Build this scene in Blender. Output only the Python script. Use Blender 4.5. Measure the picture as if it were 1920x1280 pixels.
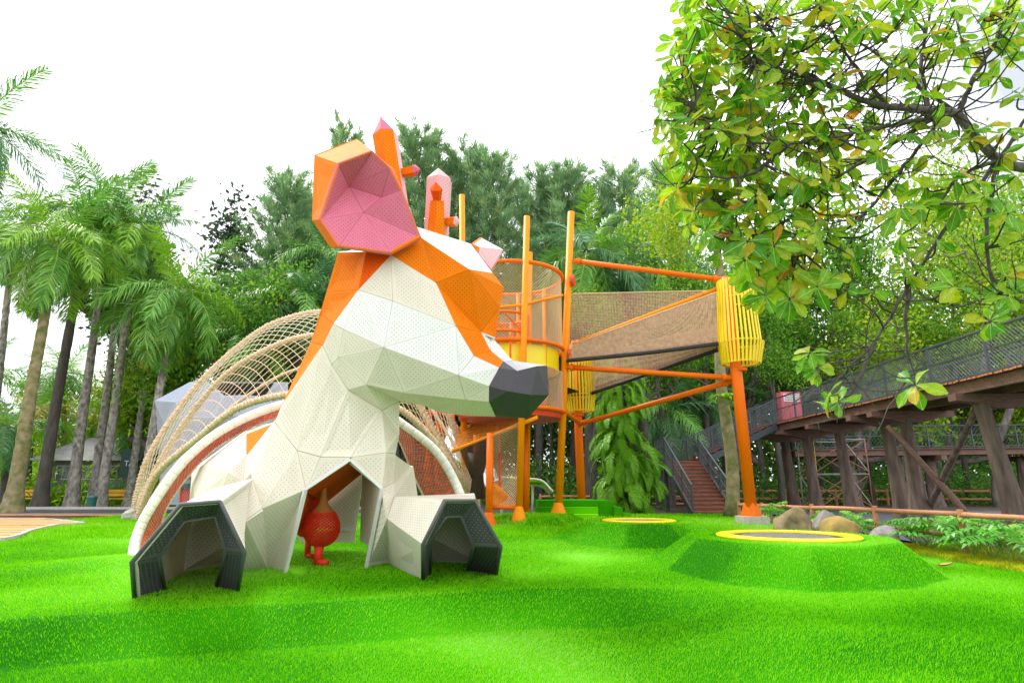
import bpy, math, random
import numpy as np
from mathutils import Vector, Matrix, noise as mnoise
R = math.radians
random.seed(7); rng = np.random.default_rng(11)
for o in list(bpy.data.objects): bpy.data.objects.remove(o)
S = bpy.context.scene
COL = S.collection

# ------------------------------------------------------------------ camera
F, HZ, CAMH = 1150.0, 910.0, 1.5
TH = math.atan((HZ - 640) / F); CT, ST = math.cos(TH), math.sin(TH)
cam = bpy.data.cameras.new('camera'); camo = bpy.data.objects.new('camera', cam); COL.objects.link(camo)
camo.location = (0, 0, CAMH); camo.rotation_euler = (math.pi / 2 + TH, 0, 0)
cam.sensor_width = 36; cam.lens = 36 * F / 1920; cam.clip_start = .1; cam.clip_end = 2000
S.camera = camo
# ------------------------------------------------------------------ sky, sun, exposure
SUN_EL, SUN_AZ = R(52), R(-42)          # azimuth from +Y towards +X
w = bpy.data.worlds.new('World'); S.world = w; w.use_nodes = True
nt = w.node_tree; nt.nodes.clear()
out = nt.nodes.new('ShaderNodeOutputWorld'); bg = nt.nodes.new('ShaderNodeBackground'); bg.inputs[1].default_value = .10
sky = nt.nodes.new('ShaderNodeTexSky'); sky.sky_type = 'NISHITA'; sky.sun_disc = False
sky.sun_elevation = SUN_EL; sky.sun_rotation = SUN_AZ; sky.air_density = 1.0; sky.dust_density = 4
tc = nt.nodes.new('ShaderNodeTexCoord'); nz = nt.nodes.new('ShaderNodeTexNoise')
nz.inputs['Scale'].default_value = 2.2; nz.inputs['Detail'].default_value = 4; nz.inputs['Roughness'].default_value = .5
rp = nt.nodes.new('ShaderNodeValToRGB')
rp.color_ramp.elements[0].position = .36; rp.color_ramp.elements[0].color = (3.05, 3.25, 3.5, 1)
rp.color_ramp.elements[1].position = .56; rp.color_ramp.elements[1].color = (9.6, 9.7, 9.8, 1)
mx = nt.nodes.new('ShaderNodeMixRGB'); mx.inputs[0].default_value = .93     # a closed cloud deck over the clear sky
nt.links.new(tc.outputs['Generated'], nz.inputs['Vector']); nt.links.new(nz.outputs[0], rp.inputs[0])
nt.links.new(sky.outputs[0], mx.inputs[1]); nt.links.new(rp.outputs[0], mx.inputs[2])
nt.links.new(mx.outputs[0], bg.inputs[0]); nt.links.new(bg.outputs[0], out.inputs[0])
sun = bpy.data.lights.new('sun', 'SUN'); sun.energy = 1.5; sun.angle = R(14); sun.color = (1, .96, .88)
suno = bpy.data.objects.new('sun', sun); COL.objects.link(suno)
sd = Vector((math.sin(SUN_AZ) * math.cos(SUN_EL), math.cos(SUN_AZ) * math.cos(SUN_EL), math.sin(SUN_EL)))
suno.rotation_euler = sd.to_track_quat('Z', 'Y').to_euler(); suno.location = (-10, 10, 40)
S.view_settings.view_transform = 'Standard'; S.view_settings.look = 'None'
S.view_settings.exposure = 1.45; S.view_settings.gamma = 1; S.view_settings.use_curve_mapping = False
S.render.engine = 'CYCLES'; S.cycles.max_bounces = 6; S.cycles.diffuse_bounces = 3; S.cycles.transparent_max_bounces = 8

# ------------------------------------------------------------------ pixel helpers (a pixel of the 1920 px photo gives a direction)
def ray(u, v):
    dx, dy = (u - 960) / F, (640 - v) / F
    return Vector((dx, CT - dy * ST, ST + dy * CT))
def W(u, v, Y):
    d = ray(u, v); t = Y / d.y
    return Vector((d.x * t, Y, CAMH + d.z * t))
def G(u, v, z=0.0):
    d = ray(u, v); t = (z - CAMH) / d.z
    return Vector((d.x * t, d.y * t, z))

# ------------------------------------------------------------------ materials
MATS = {}
def nodes(name):
    m = bpy.data.materials.new(name); m.use_nodes = True; MATS[name] = m
    n = m.node_tree; n.nodes.clear()
    o = n.nodes.new('ShaderNodeOutputMaterial'); b = n.nodes.new('ShaderNodeBsdfPrincipled')
    n.links.new(b.outputs[0], o.inputs[0])
    return m, n, b, o
def noisecol(n, col, var, scale, coord='Object', detail=4, col2=None, stretch=None):
    t = n.nodes.new('ShaderNodeTexCoord'); z = n.nodes.new('ShaderNodeTexNoise')
    z.inputs['Scale'].default_value = scale; z.inputs['Detail'].default_value = detail
    if stretch:
        mp = n.nodes.new('ShaderNodeMapping'); mp.inputs['Scale'].default_value = stretch
        n.links.new(t.outputs[coord], mp.inputs[0]); n.links.new(mp.outputs[0], z.inputs['Vector'])
    else: n.links.new(t.outputs[coord], z.inputs['Vector'])
    r = n.nodes.new('ShaderNodeValToRGB')
    c2 = col2 or tuple(min(1, c * (1 + var)) for c in col)
    c1 = col if col2 else tuple(c * (1 - var) for c in col)
    r.color_ramp.elements[0].position = .3; r.color_ramp.elements[0].color = (*c1, 1)
    r.color_ramp.elements[1].position = .7; r.color_ramp.elements[1].color = (*c2, 1)
    n.links.new(z.outputs[0], r.inputs[0])
    return r, z
def mat(name, col, rough=.7, var=.15, scale=6, bump=0, metal=0, col2=None, stretch=None, spec=.5, bscale=None):
    m, n, b, o = nodes(name)
    r, z = noisecol(n, col, var, scale, col2=col2, stretch=stretch)
    n.links.new(r.outputs[0], b.inputs['Base Color'])
    b.inputs['Roughness'].default_value = rough; b.inputs['Metallic'].default_value = metal
    b.inputs['Specular IOR Level'].default_value = spec
    if bump:
        bp = n.nodes.new('ShaderNodeBump'); bp.inputs['Strength'].default_value = bump; bp.inputs['Distance'].default_value = .03
        src = z
        if bscale:
            t = n.nodes.new('ShaderNodeTexCoord'); src = n.nodes.new('ShaderNodeTexNoise'); src.inputs['Scale'].default_value = bscale
            src.inputs['Detail'].default_value = 6; n.links.new(t.outputs['Object'], src.inputs['Vector'])
        n.links.new(src.outputs[0], bp.inputs['Height']); n.links.new(bp.outputs[0], b.inputs['Normal'])
    return m
def perf(name, col, rough=.55, hole=(.27, .25, .21), sp=.085, rad=.095):
    """painted sheet punched with a staggered grid of small holes (UV in metres)"""
    m, n, b, o = nodes(name)
    r, z = noisecol(n, col, .09, 1.6, detail=8, stretch=(1, 1, .45))
    uv = n.nodes.new('ShaderNodeUVMap')
    res = []
    for off in (0.0, .5):
        ma = n.nodes.new('ShaderNodeVectorMath'); ma.operation = 'MULTIPLY_ADD'
        ma.inputs[1].default_value = (1 / sp, 1 / sp, 0); ma.inputs[2].default_value = (off, off, 0)
        fr = n.nodes.new('ShaderNodeVectorMath'); fr.operation = 'FRACTION'
        su = n.nodes.new('ShaderNodeVectorMath'); su.operation = 'SUBTRACT'; su.inputs[1].default_value = (.5, .5, 0)
        le = n.nodes.new('ShaderNodeVectorMath'); le.operation = 'LENGTH'
        n.links.new(uv.outputs[0], ma.inputs[0]); n.links.new(ma.outputs[0], fr.inputs[0]); n.links.new(fr.outputs[0], su.inputs[0]); n.links.new(su.outputs[0], le.inputs[0])
        res.append(le)
    mn = n.nodes.new('ShaderNodeMath'); mn.operation = 'MINIMUM'
    n.links.new(res[0].outputs['Value'], mn.inputs[0]); n.links.new(res[1].outputs['Value'], mn.inputs[1])
    lt = n.nodes.new('ShaderNodeMath'); lt.operation = 'LESS_THAN'; lt.inputs[1].default_value = rad
    n.links.new(mn.outputs[0], lt.inputs[0])
    z.inputs['Roughness'].default_value = .65
    mc = n.nodes.new('ShaderNodeMixRGB'); mc.inputs[2].default_value = (*hole, 1)
    n.links.new(lt.outputs[0], mc.inputs[0]); n.links.new(r.outputs[0], mc.inputs[1]); n.links.new(mc.outputs[0], b.inputs['Base Color'])
    b.inputs['Roughness'].default_value = .7; b.inputs['Specular IOR Level'].default_value = .12
    return m
def leafmat(name, stops, trans=.35, rough=.5, attr=True, spec=.3, big=0, veins=False):
    """foliage: colour ramp driven by a per-leaf random value, part of the light passes through"""
    m, n, b, o = nodes(name)
    r = n.nodes.new('ShaderNodeValToRGB')
    while len(r.color_ramp.elements) < len(stops): r.color_ramp.elements.new(.5)
    for e, (p, c) in zip(r.color_ramp.elements, stops): e.position = p; e.color = (*c, 1)
    if attr:
        a = n.nodes.new('ShaderNodeAttribute'); a.attribute_name = 'rnd'; fac = a.outputs['Fac']
    else:
        a = n.nodes.new('ShaderNodeObjectInfo'); fac = a.outputs['Random']
    if big:
        t = n.nodes.new('ShaderNodeTexCoord'); z = n.nodes.new('ShaderNodeTexNoise'); z.inputs['Scale'].default_value = big
        n.links.new(t.outputs['Object'], z.inputs['Vector'])
        mm = n.nodes.new('ShaderNodeMath'); mm.operation = 'MULTIPLY_ADD'; mm.inputs[1].default_value = 1.7; mm.inputs[2].default_value = -.85
        n.links.new(z.outputs[0], mm.inputs[0])
        ad = n.nodes.new('ShaderNodeMath'); ad.operation = 'ADD'; ad.use_clamp = True
        n.links.new(mm.outputs[0], ad.inputs[0]); n.links.new(fac, ad.inputs[1]); fac = ad.outputs[0]
    n.links.new(fac, r.inputs[0]); colo = r.outputs[0]
    if veins:
        uv = n.nodes.new('ShaderNodeUVMap'); sx = n.nodes.new('ShaderNodeSeparateXYZ'); n.links.new(uv.outputs[0], sx.inputs[0])
        def mth(op, a, b_=None):
            q = n.nodes.new('ShaderNodeMath'); q.operation = op
            for k, x in ((0, a), (1, b_)):
                if x is None: continue
                if isinstance(x, (int, float)): q.inputs[k].default_value = x
                else: n.links.new(x, q.inputs[k])
            return q.outputs[0]
        ay = mth('ABSOLUTE', sx.outputs[1]); mid = mth('LESS_THAN', ay, .013)
        fr_ = mth('FRACT', mth('MULTIPLY', mth('SUBTRACT', sx.outputs[0], mth('MULTIPLY', ay, .9)), 8.0)); lat = mth('LESS_THAN', fr_, .10)
        m1 = n.nodes.new('ShaderNodeMixRGB'); m1.blend_type = 'MULTIPLY'; m1.inputs[2].default_value = (.62, .74, .55, 1); n.links.new(lat, m1.inputs[0]); n.links.new(colo, m1.inputs[1])
        m2 = n.nodes.new('ShaderNodeMixRGB'); m2.inputs[2].default_value = (.55, .62, .22, 1); n.links.new(mid, m2.inputs[0]); n.links.new(m1.outputs[0], m2.inputs[1])
        z2 = n.nodes.new('ShaderNodeTexNoise'); z2.inputs['Scale'].default_value = 5; n.links.new(uv.outputs[0], z2.inputs['Vector'])
        m3 = n.nodes.new('ShaderNodeMixRGB'); m3.blend_type = 'OVERLAY'; m3.inputs[0].default_value = .45; n.links.new(m2.outputs[0], m3.inputs[1]); n.links.new(z2.outputs[0], m3.inputs[2]); colo = m3.outputs[0]
    n.links.new(colo, b.inputs['Base Color'])
    b.inputs['Roughness'].default_value = rough; b.inputs['Specular IOR Level'].default_value = spec
    tr = n.nodes.new('ShaderNodeBsdfTranslucent'); n.links.new(colo, tr.inputs[0])
    ms = n.nodes.new('ShaderNodeMixShader'); ms.inputs[0].default_value = trans
    n.links.new(b.outputs[0], ms.inputs[1]); n.links.new(tr.outputs[0], ms.inputs[2]); n.links.new(ms.outputs[0], o.inputs[0])
    return m
CREAM = (.72, .66, .55)
perf('cream', CREAM); mat('cream_edge', CREAM, .7, .05, 2, spec=.12); perf('white_panel', (.78, .77, .75)); mat('white_edge', (.74, .73, .71), .5, .04, 2); mat('white_panel_edge', (.74, .73, .71), .5, .04, 2)
perf('orange', (.82, .19, .0005), hole=(.20, .04, .004)); mat('orange_edge', (.82, .19, .0005), .7, .05, 2, spec=.12)
perf('red_orange', (.80, .10, .001), hole=(.14, .03, .01)); mat('red_orange_edge', (.80, .10, .001), .7, .05, 2, spec=.12)
perf('pink', (.64, .17, .25), hole=(.16, .04, .06)); mat('pink_edge', (.64, .17, .25), .7, .05, 2, spec=.12)
perf('pale_pink', (.78, .45, .47), hole=(.2, .1, .1)); mat('pale_pink_edge', (.78, .45, .47), .7, .05, 2, spec=.12)
perf('charcoal', (.075, .07, .08), hole=(.26, .26, .27)); mat('charcoal_edge', (.09, .085, .095), .45, .1, 4)
mat('nose_black', (.05, .045, .055), .6, .15, 30, bump=.15, bscale=120)
mat('nose_grey', (.42, .42, .45), .6, .1, 30)
perf('blue_grey', (.36, .40, .50), hole=(.1, .1, .12)); mat('blue_grey_edge', (.36, .40, .50), .5, .06, 2)
mat('orange_steel', (.84, .15, .0005), .5, .05, 1.5, spec=.2); mat('yellow_orange_steel', (.86, .27, .0005), .5, .05, 1.5, spec=.2)
mat('yellow_paint', (.88, .66, .001), .38, .05, 3); mat('red_steel', (.72, .06, .012), .4, .06, 3)
mat('tan_rope', (.66, .47, .30), .85, .18, 20); mat('white_tube', (.8, .78, .7), .5, .06, 4)
mat('cream_rope', (.70, .58, .42), .85, .2, 18); mat('red_rope', (.72, .11, .03), .8, .25, 10); mat('dark_rope', (.10, .06, .045), .85, .2, 12)
mat('orange_rope', (.80, .27, .02), .8, .12, 10); mat('grey_rope', (.42, .40, .38), .8, .15, 10)
mat('bridge_rope', (.60, .40, .26), .85, .2, 10); mat('red_net', (.80, .035, .006), .6, .1, 9); mat('brown_sock', (.42, .17, .03), .75, .15, 9)
mat('black_rubber', (.025, .025, .028), .7, .15, 10); mat('steel', (.62, .63, .64), .22, .08, 6, metal=1)
mat('concrete', (.45, .42, .36), .9, .15, 9, bump=.3)
mat('dark_steel', (.06, .075, .09), .45, .1, 4); mat('mesh_wire', (.10, .12, .13), .5, .1, 6)
mat('red_wood', (.34, .095, .05), .6, .35, 5, bump=.2, stretch=(1, 6, 6)); mat('plank', (.13, .07, .05), .7, .35, 4, bump=.2, stretch=(1, 8, 8))
mat('plank_end', (.40, .14, .05), .8, .4, 9); mat('beam', (.16, .085, .06), .7, .3, 3, bump=.25, stretch=(1, 7, 7))
mat('fence_wood', (.50, .22, .11), .75, .3, 4, bump=.3, stretch=(1, 9, 9))
mat('rock', (.10, .07, .045), .85, .4, 2.6, bump=1.0, bscale=5, col2=(.50, .34, .19)); mat('rock_yellow', (.24, .15, .06), .85, .3, 2.6, bump=.7, bscale=6, col2=(.62, .40, .12)); mat('rock_grey', (.16, .14, .14), .85, .3, 3, bump=.8, bscale=6, col2=(.45, .40, .37))
mat('soil', (.07, .05, .035), .95, .5, 2.2, bump=.5, bscale=14); mat('asphalt', (.075, .08, .10), .85, .2, 3, bump=.2, bscale=40)
mat('gravel', (.17, .15, .15), .95, .5, 30, bump=.8, bscale=55); mat('kerb', (.55, .5, .45), .85, .12, 8, bump=.2)
mat('paving', (.66, .38, .15), .6, .2, 3, bump=.15, stretch=(1, 5, 1)); mat('orange_edging', (.62, .30, .12), .7, .15, 3)
mat('bark_grey', (.17, .15, .13), .95, .5, 6, bump=.8, stretch=(1, 1, .35)); mat('bark_dark', (.075, .068, .055), .95, .4, 5, bump=.8, stretch=(1, 1, .3))
mat('bark_palm', (.10, .09, .08), .9, .2, 7, bump=.6, col2=(.42, .40, .34), stretch=(1, 1, .6)); mat('bark_moss', (.09, .13, .02), .95, .2, 4, bump=.7, col2=(.34, .26, .16))
mat('bark_column', (.13, .095, .075), .95, .45, 7, bump=1.0, stretch=(1, 1, .18)); mat('crownshaft', (.28, .42, .06), .5, .2, 3)
mat('twig', (.07, .06, .05), .9, .35, 9); mat('limb', (.13, .12, .105), .9, .45, 7, bump=.7)
mat('pine_bark', (.13, .085, .06), .95, .4, 6, bump=.6)
mat('wall_green', (.12, .26, .20), .8, .1, 2); mat('wall_pale', (.22, .22, .22), .8, .1, 2); mat('roof_grey', (.2, .2, .2), .8, .2, 3); mat('window_glass', (.06, .07, .08), .15, .2, 3)
mat('bench_yellow', (.80, .42, .01), .5, .1, 3); mat('sign_green', (.015, .06, .05), .5, .1, 3); mat('white_paint', (.8, .8, .8), .5, .04, 3); mat('pink_paint', (.62, .10, .14), .5, .1, 3)
mat('notice_ink', (.12, .1, .12), .6, .1, 3); mat('bin_green', (.02, .15, .11), .45, .1, 3); mat('scaffold_orange', (.27, .12, .08), .6, .2, 5); mat('scaffold_grey', (.3, .3, .3), .5, .2, 5); mat('scaffold_yellow', (.6, .45, .03), .6, .2, 5)
mat('dry_leaf', (.55, .30, .10), .8, .25, 8)
# turf: base sheet and blades share the colours, noise patches paint in pile sheen and wear
TURF = [(0, (.012, .14, .001)), (.22, (.035, .27, .001)), (.45, (.13, .55, .003)), (.65, (.25, .68, .005)), (.85, (.36, .72, .04)), (1, (.50, .76, .25))]
def turfmat(name, blades):
    m = leafmat(name, TURF, trans=.3 if blades else 0, rough=.8, attr=True, spec=.04, big=.22)
    return m
turfmat('turf_blade', True); turfmat('turf', False)
leafmat('palm_leaf', [(0, (.06, .23, .04)), (.6, (.16, .43, .05)), (1, (.40, .60, .10))], .22, .4, spec=.5)
leafmat('palm_light', [(0, (.11, .33, .015)), (.6, (.24, .50, .015)), (1, (.42, .58, .05))], .25, .4, spec=.5)
leafmat('palm_yellow', [(0, (.30, .36, .02)), (1, (.60, .45, .03))], .35, .5)
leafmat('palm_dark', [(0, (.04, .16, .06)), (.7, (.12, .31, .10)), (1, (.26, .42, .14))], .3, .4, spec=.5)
leafmat('pine_leaf', [(0, (.10, .23, .11)), (.6, (.26, .44, .19)), (1, (.48, .60, .22))], .5, .6)
leafmat('tree_leaf', [(0, (.055, .20, .02)), (.6, (.15, .40, .025)), (1, (.40, .58, .04))], .35, .5)
leafmat('tree_light', [(0, (.12, .30, .012)), (.6, (.28, .48, .015)), (1, (.55, .58, .03))], .4, .5)
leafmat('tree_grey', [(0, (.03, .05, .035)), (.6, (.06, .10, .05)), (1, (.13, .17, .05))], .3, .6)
leafmat('big_leaf', [(0, (.08, .32, .008)), (.38, (.20, .48, .01)), (.70, (.40, .58, .012)), (.93, (.55, .54, .015)), (.98, (.70, .40, .015)), (1, (.50, .17, .02))], .5, .45, attr=False, spec=.4, veins=True)
leafmat('big_leaf_mass', [(0, (.08, .32, .008)), (.38, (.20, .48, .01)), (.70, (.40, .58, .012)), (.93, (.55, .54, .015)), (.98, (.70, .40, .015)), (1, (.50, .17, .02))], .5, .45, attr=True, spec=.4, veins=True)
leafmat('fern', [(0, (.06, .28, .01)), (1, (.26, .56, .02))], .35, .45, attr=True)
leafmat('philo', [(0, (.05, .28, .02)), (.7, (.13, .46, .03)), (1, (.40, .60, .06))], .3, .35, attr=True, spec=.5)
leafmat('verge', [(0, (.45, .56, .02)), (1, (.85, .78, .03))], .5, .6, attr=True)
leafmat('scrub', [(0, (.05, .16, .03)), (.7, (.13, .34, .035)), (1, (.42, .56, .04))], .35, .55, attr=True)

# ------------------------------------------------------------------ mesh builder
def wloc(o):
    l = Vector((0, 0, 0))
    while o is not None: l += o.location; o = o.parent
    return l
class MB:
    def __init__(s): s.v = []; s.f = []; s.m = []; s.uv = None
    def add(s, vs, fs, mi=0):
        b = len(s.v); s.v += [tuple(p) for p in vs]; s.f += [tuple(b + i for i in f) for f in fs]; s.m += [mi] * len(fs)
    def tube(s, pts, rad, n=8, cap=True, mi=0, closed=False):
        pts = [Vector(p) for p in pts]; k = len(pts)
        if not hasattr(rad, '__len__'): rad = [rad] * k
        vs = []; up = None
        for i in range(k):
            if closed: t = pts[(i + 1) % k] - pts[i - 1]
            else: t = pts[min(i + 1, k - 1)] - pts[max(i - 1, 0)]
            t.normalize()
            if up is None:
                up = Vector((0, 0, 1)) if abs(t.z) < .9 else Vector((1, 0, 0))
            a = up - t * up.dot(t)
            if a.length < 1e-5: a = t.orthogonal()
            a.normalize(); up = a; b = t.cross(a)
            for j in range(n):
                an = 2 * math.pi * j / n
                vs.append(pts[i] + (a * math.cos(an) + b * math.sin(an)) * rad[i])
        fs = []
        for i in range(k if closed else k - 1):
            i2 = (i + 1) % k
            for j in range(n): fs.append((i * n + j, i * n + (j + 1) % n, i2 * n + (j + 1) % n, i2 * n + j))
        if cap and not closed: fs += [tuple(range(n))[::-1], tuple((k - 1) * n + j for j in range(n))]
        s.add(vs, fs, mi); return s
    def box(s, c, sz, rot=None, mi=0):
        c = Vector(c); h = Vector(sz) / 2; vs = []
        for x in (-1, 1):
            for y in (-1, 1):
                for z in (-1, 1):
                    p = Vector((x * h.x, y * h.y, z * h.z))
                    if rot is not None: p = rot @ p
                    vs.append(c + p)
        s.add(vs, [(0, 1, 3, 2), (4, 6, 7, 5), (0, 4, 5, 1), (2, 3, 7, 6), (0, 2, 6, 4), (1, 5, 7, 3)], mi); return s
    def beam(s, p0, p1, w_, h_, mi=0, up=(0, 0, 1)):
        p0, p1 = Vector(p0), Vector(p1); t = (p1 - p0); L = t.length; t.normalize()
        u = Vector(up); a = t.cross(u)
        if a.length < 1e-4: a = t.orthogonal()
        a.normalize(); b = a.cross(t)
        s.box((p0 + p1) / 2, (L, w_, h_), Matrix((t, a, b)).transposed(), mi); return s
    def lathe(s, c, prof, n=16, mi=0, axis=None):
        c = Vector(c); vs = []; fs = []; k = len(prof)
        q = axis.to_track_quat('Z', 'Y').to_matrix() if axis else None
        for r_, z in prof:
            for j in range(n):
                p = Vector((r_ * math.cos(2 * math.pi * j / n), r_ * math.sin(2 * math.pi * j / n), z))
                vs.append(c + (q @ p if q else p))
        for i in range(k - 1):
            for j in range(n): fs.append((i * n + j, i * n + (j + 1) % n, (i + 1) * n + (j + 1) % n, (i + 1) * n + j))
        s.add(vs, fs, mi); return s
    def mesh(s, name, mats, off=Vector((0, 0, 0)), smooth=False):
        me = bpy.data.meshes.new(name)
        me.from_pydata([(p[0] - off.x, p[1] - off.y, p[2] - off.z) for p in s.v], [], s.f)
        mats = mats if isinstance(mats, (list, tuple)) else [mats]
        for m in mats: me.materials.append(MATS[m])
        if len(mats) > 1: me.polygons.foreach_set('material_index', s.m)
        if smooth: me.polygons.foreach_set('use_smooth', [True] * len(me.polygons))
        me.update(); return me
    def build(s, name, mats, parent=None, smooth=False, kind=None):
        me = s.mesh(name, mats, wloc(parent) if parent else Vector((0, 0, 0)), smooth)
        return link(name, me, parent, kind)
def link(name, me, parent=None, kind=None):
    o = bpy.data.objects.new(name, me); COL.objects.link(o)
    if parent: o.parent = parent
    if kind: o['kind'] = kind
    return o
def thing(name, label, cat, loc=(0, 0, 0), group=None):
    o = bpy.data.objects.new(name, None); COL.objects.link(o); o.location = loc; o.empty_display_size = .2
    return tag(o, label, cat, group)
def tag(o, label, cat, group=None):
    o['label'] = label; o['category'] = cat
    if group: o['group'] = group
    return o
def copy_tree(o, parent=None):
    c = o.copy(); COL.objects.link(c); c.parent = parent
    for ch in o.children: copy_tree(ch, c)
    return c
def npmesh(name, V, Fc, matname, rnd=None, smooth=False, uv=None):
    """mesh from arrays: V (n,3), Fc (m,k) all faces of k corners, rnd per vertex"""
    me = bpy.data.meshes.new(name); V = np.asarray(V, np.float32); Fc = np.asarray(Fc, np.int32); k = Fc.shape[1]
    me.vertices.add(len(V)); me.vertices.foreach_set('co', V.ravel())
    me.loops.add(Fc.size); me.loops.foreach_set('vertex_index', Fc.ravel())
    me.polygons.add(len(Fc)); me.polygons.foreach_set('loop_start', np.arange(0, Fc.size, k, dtype=np.int32))
    if rnd is not None:
        a = me.attributes.new('rnd', 'FLOAT', 'POINT'); a.data.foreach_set('value', np.asarray(rnd, np.float32))
    if uv is not None: me.uv_layers.new(name='UVMap').data.foreach_set('uv', np.asarray(uv, np.float32)[Fc.ravel()].ravel())
    me.materials.append(MATS[matname]); me.update(calc_edges=True); me.validate()
    if smooth: me.polygons.foreach_set('use_smooth', [True] * len(me.polygons))
    return me
def unit(a): return a / (np.linalg.norm(a, axis=-1, keepdims=True) + 1e-9)
def cards(C, D, L, Wd, rnd, tip=.0, nrm=None):
    """leaf cards: rhombic quads from centre C along D"""
    n = len(C); D = unit(D)
    if nrm is None: nrm = unit(rng.normal(size=(n, 3)) + np.array([0, 0, .8]))
    Sd = unit(np.cross(D, nrm)); L = np.broadcast_to(L, (n,))[:, None]; Wd = np.broadcast_to(Wd, (n,))[:, None]
    V = np.stack([C, C + D * L * .45 + Sd * Wd / 2, C + D * L, C + D * L * .45 - Sd * Wd / 2], 1).reshape(-1, 3)
    Fc = np.arange(4 * n).reshape(n, 4)
    return V, Fc, np.repeat(rnd, 4)
def spline(P, n):
    P = [Vector(p) for p in P]; Q = [P[0] * 2 - P[1]] + P + [P[-1] * 2 - P[-2]]
    segs = len(P) - 1; outp = []
    for i in range(n):
        t = i / (n - 1) * segs; k = min(int(t), segs - 1); t -= k
        a, b, c, d = Q[k:k + 4]
        outp.append(.5 * ((2 * b) + (c - a) * t + (2 * a - 5 * b + 4 * c - d) * t * t + (3 * b - a - 3 * c + d) * t ** 3))
    return outp
def net(mb, surf, nu, nv, r, diag=True, mi=0, sub=1):
    """rope net over surf(s,t); 3-sided cords"""
    def cord(pts): mb.tube(pts, r, 3, False, mi)
    if diag:
        for k in range(-nv, nu + 1):
            for sg in (1, -1):
                pts = []
                for j in range(nv + 1):
                    i = (k + j) if sg == 1 else (k + nv - j)
                    if 0 <= i <= nu: pts.append(surf(i / nu, j / nv))
                if len(pts) > 1: cord(pts)
    else:
        for i in range(nu + 1): cord([surf(i / nu, j / nv) for j in range(0, nv + 1, sub)])
        for j in range(nv + 1): cord([surf(i / nu, j / nv) for i in range(0, nu + 1, sub)])
    return mb
def panel(parent, pts, key, inside, thick=.035, gap=.004, margin=.07, name='panel'):
    """one perforated sheet panel with a plain folded border"""
    pts = [Vector(p) for p in pts]; c = sum(pts, Vector()) / len(pts); n = Vector()
    for i in range(len(pts)): n += (pts[i] - c).cross(pts[(i + 1) % len(pts)] - c)
    n.normalize()
    if n.dot(c - inside) < 0: n = -n; pts = pts[::-1]
    ax = (n.cross(Vector((0, 0, 1))) if abs(n.z) < .98 else Vector((1, 0, 0))).normalized(); ay = n.cross(ax)
    def inset(d): return [p + (c - p) * min(.45, d / max((c - p).length, 1e-4) * 1.35) for p in pts]
    o_, i_ = inset(gap), inset(margin); k = len(pts); bk = [p - n * thick for p in o_]
    V = o_ + i_ + bk; Fc = [tuple(range(k, 2 * k))]; mi = [0]
    for i in range(k):
        j = (i + 1) % k
        Fc.append((i, j, k + j, k + i)); mi.append(1)
        Fc.append((2 * k + i, 2 * k + j, j, i)); mi.append(1)
    Fc.append(tuple(range(2 * k, 3 * k))[::-1]); mi.append(0)
    me = bpy.data.meshes.new(name); off = wloc(parent); me.from_pydata([tuple(p - off) for p in V], [], Fc)
    me.materials.append(MATS[key]); me.materials.append(MATS[key + '_edge']); me.polygons.foreach_set('material_index', mi)
    uv = me.uv_layers.new(name='UVMap')
    co = [((p - c).dot(ax), (p - c).dot(ay)) for p in V]
    uv.data.foreach_set('uv', [x for l in me.loops for x in co[l.vertex_index]])
    me.update(); return link(name, me, parent)
# ================================================================== GROUND
def sst(a, b, x): t = np.clip((x - a) / (b - a), 0, 1); return t * t * (3 - 2 * t)
_rid = [G(u, v) for u, v in ((-400, 1195), (0, 1163), (480, 1130), (1000, 1108), (1240, 1103), (1500, 1110))]
RX, RY = [p.x for p in _rid], [p.y for p in _rid]
def Hb(x, y):
    x = np.asarray(x, float); y = np.asarray(y, float)
    z = .42 * sst(9.5, 19, y) * (1 - .55 * sst(6, 9, x) * (1 - sst(17, 22, y)))
    ry = np.interp(x, RX, RY); fade = 1 - sst(1.3, 3.6, x)
    z = z - .42 * fade * np.clip((ry - y) / .62, 0, 1)
    # second, softer bank that runs away to the right in front of the trampolines
    ry2 = 7.9 - .42 * (x - 2.2); z = z - .13 * sst(.2, 1.6, ry2 - y) * sst(.4, 2.5, x)
    z = z + .035 * np.sin(x * .9 + 1.3) * np.sin(y * .8 + .4) * (1 - sst(20, 26, y))
    # low swell on the left behind the hoof
    z = z + .16 * np.exp(-(((x + 7.3) / 1.6) ** 2 + ((y - 12.2 - .5 * (x + 7)) / .8) ** 2))
    return z
MOUNDS = [(5.10, 11.9, 1.72, 2.32, .50, 11, .2), (3.1, 15.6, 1.25, 1.95, .36, 9, .5), (.75, 18.5, .85, 1.5, .20, 8, .1)]
def gauge(x, y, m):
    cx, cy, rt, rb, h, n, ph = m; g = np.full(np.shape(x), -1e9)
    for k in range(n):
        a = ph + 2 * math.pi * k / n
        g = np.maximum(g, (x - cx) * math.cos(a) + (y - cy) * math.sin(a))
    return g
def H(x, y):
    x = np.asarray(x, float); y = np.asarray(y, float); z = Hb(x, y)
    for m in MOUNDS:
        g = gauge(x, y, m); zc = float(Hb(m[0], m[1]))
        t = np.clip((m[3] - g) / (m[3] - m[2]), 0, 1)
        z = z * (1 - t) + (zc + m[4]) * t
    return z
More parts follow.
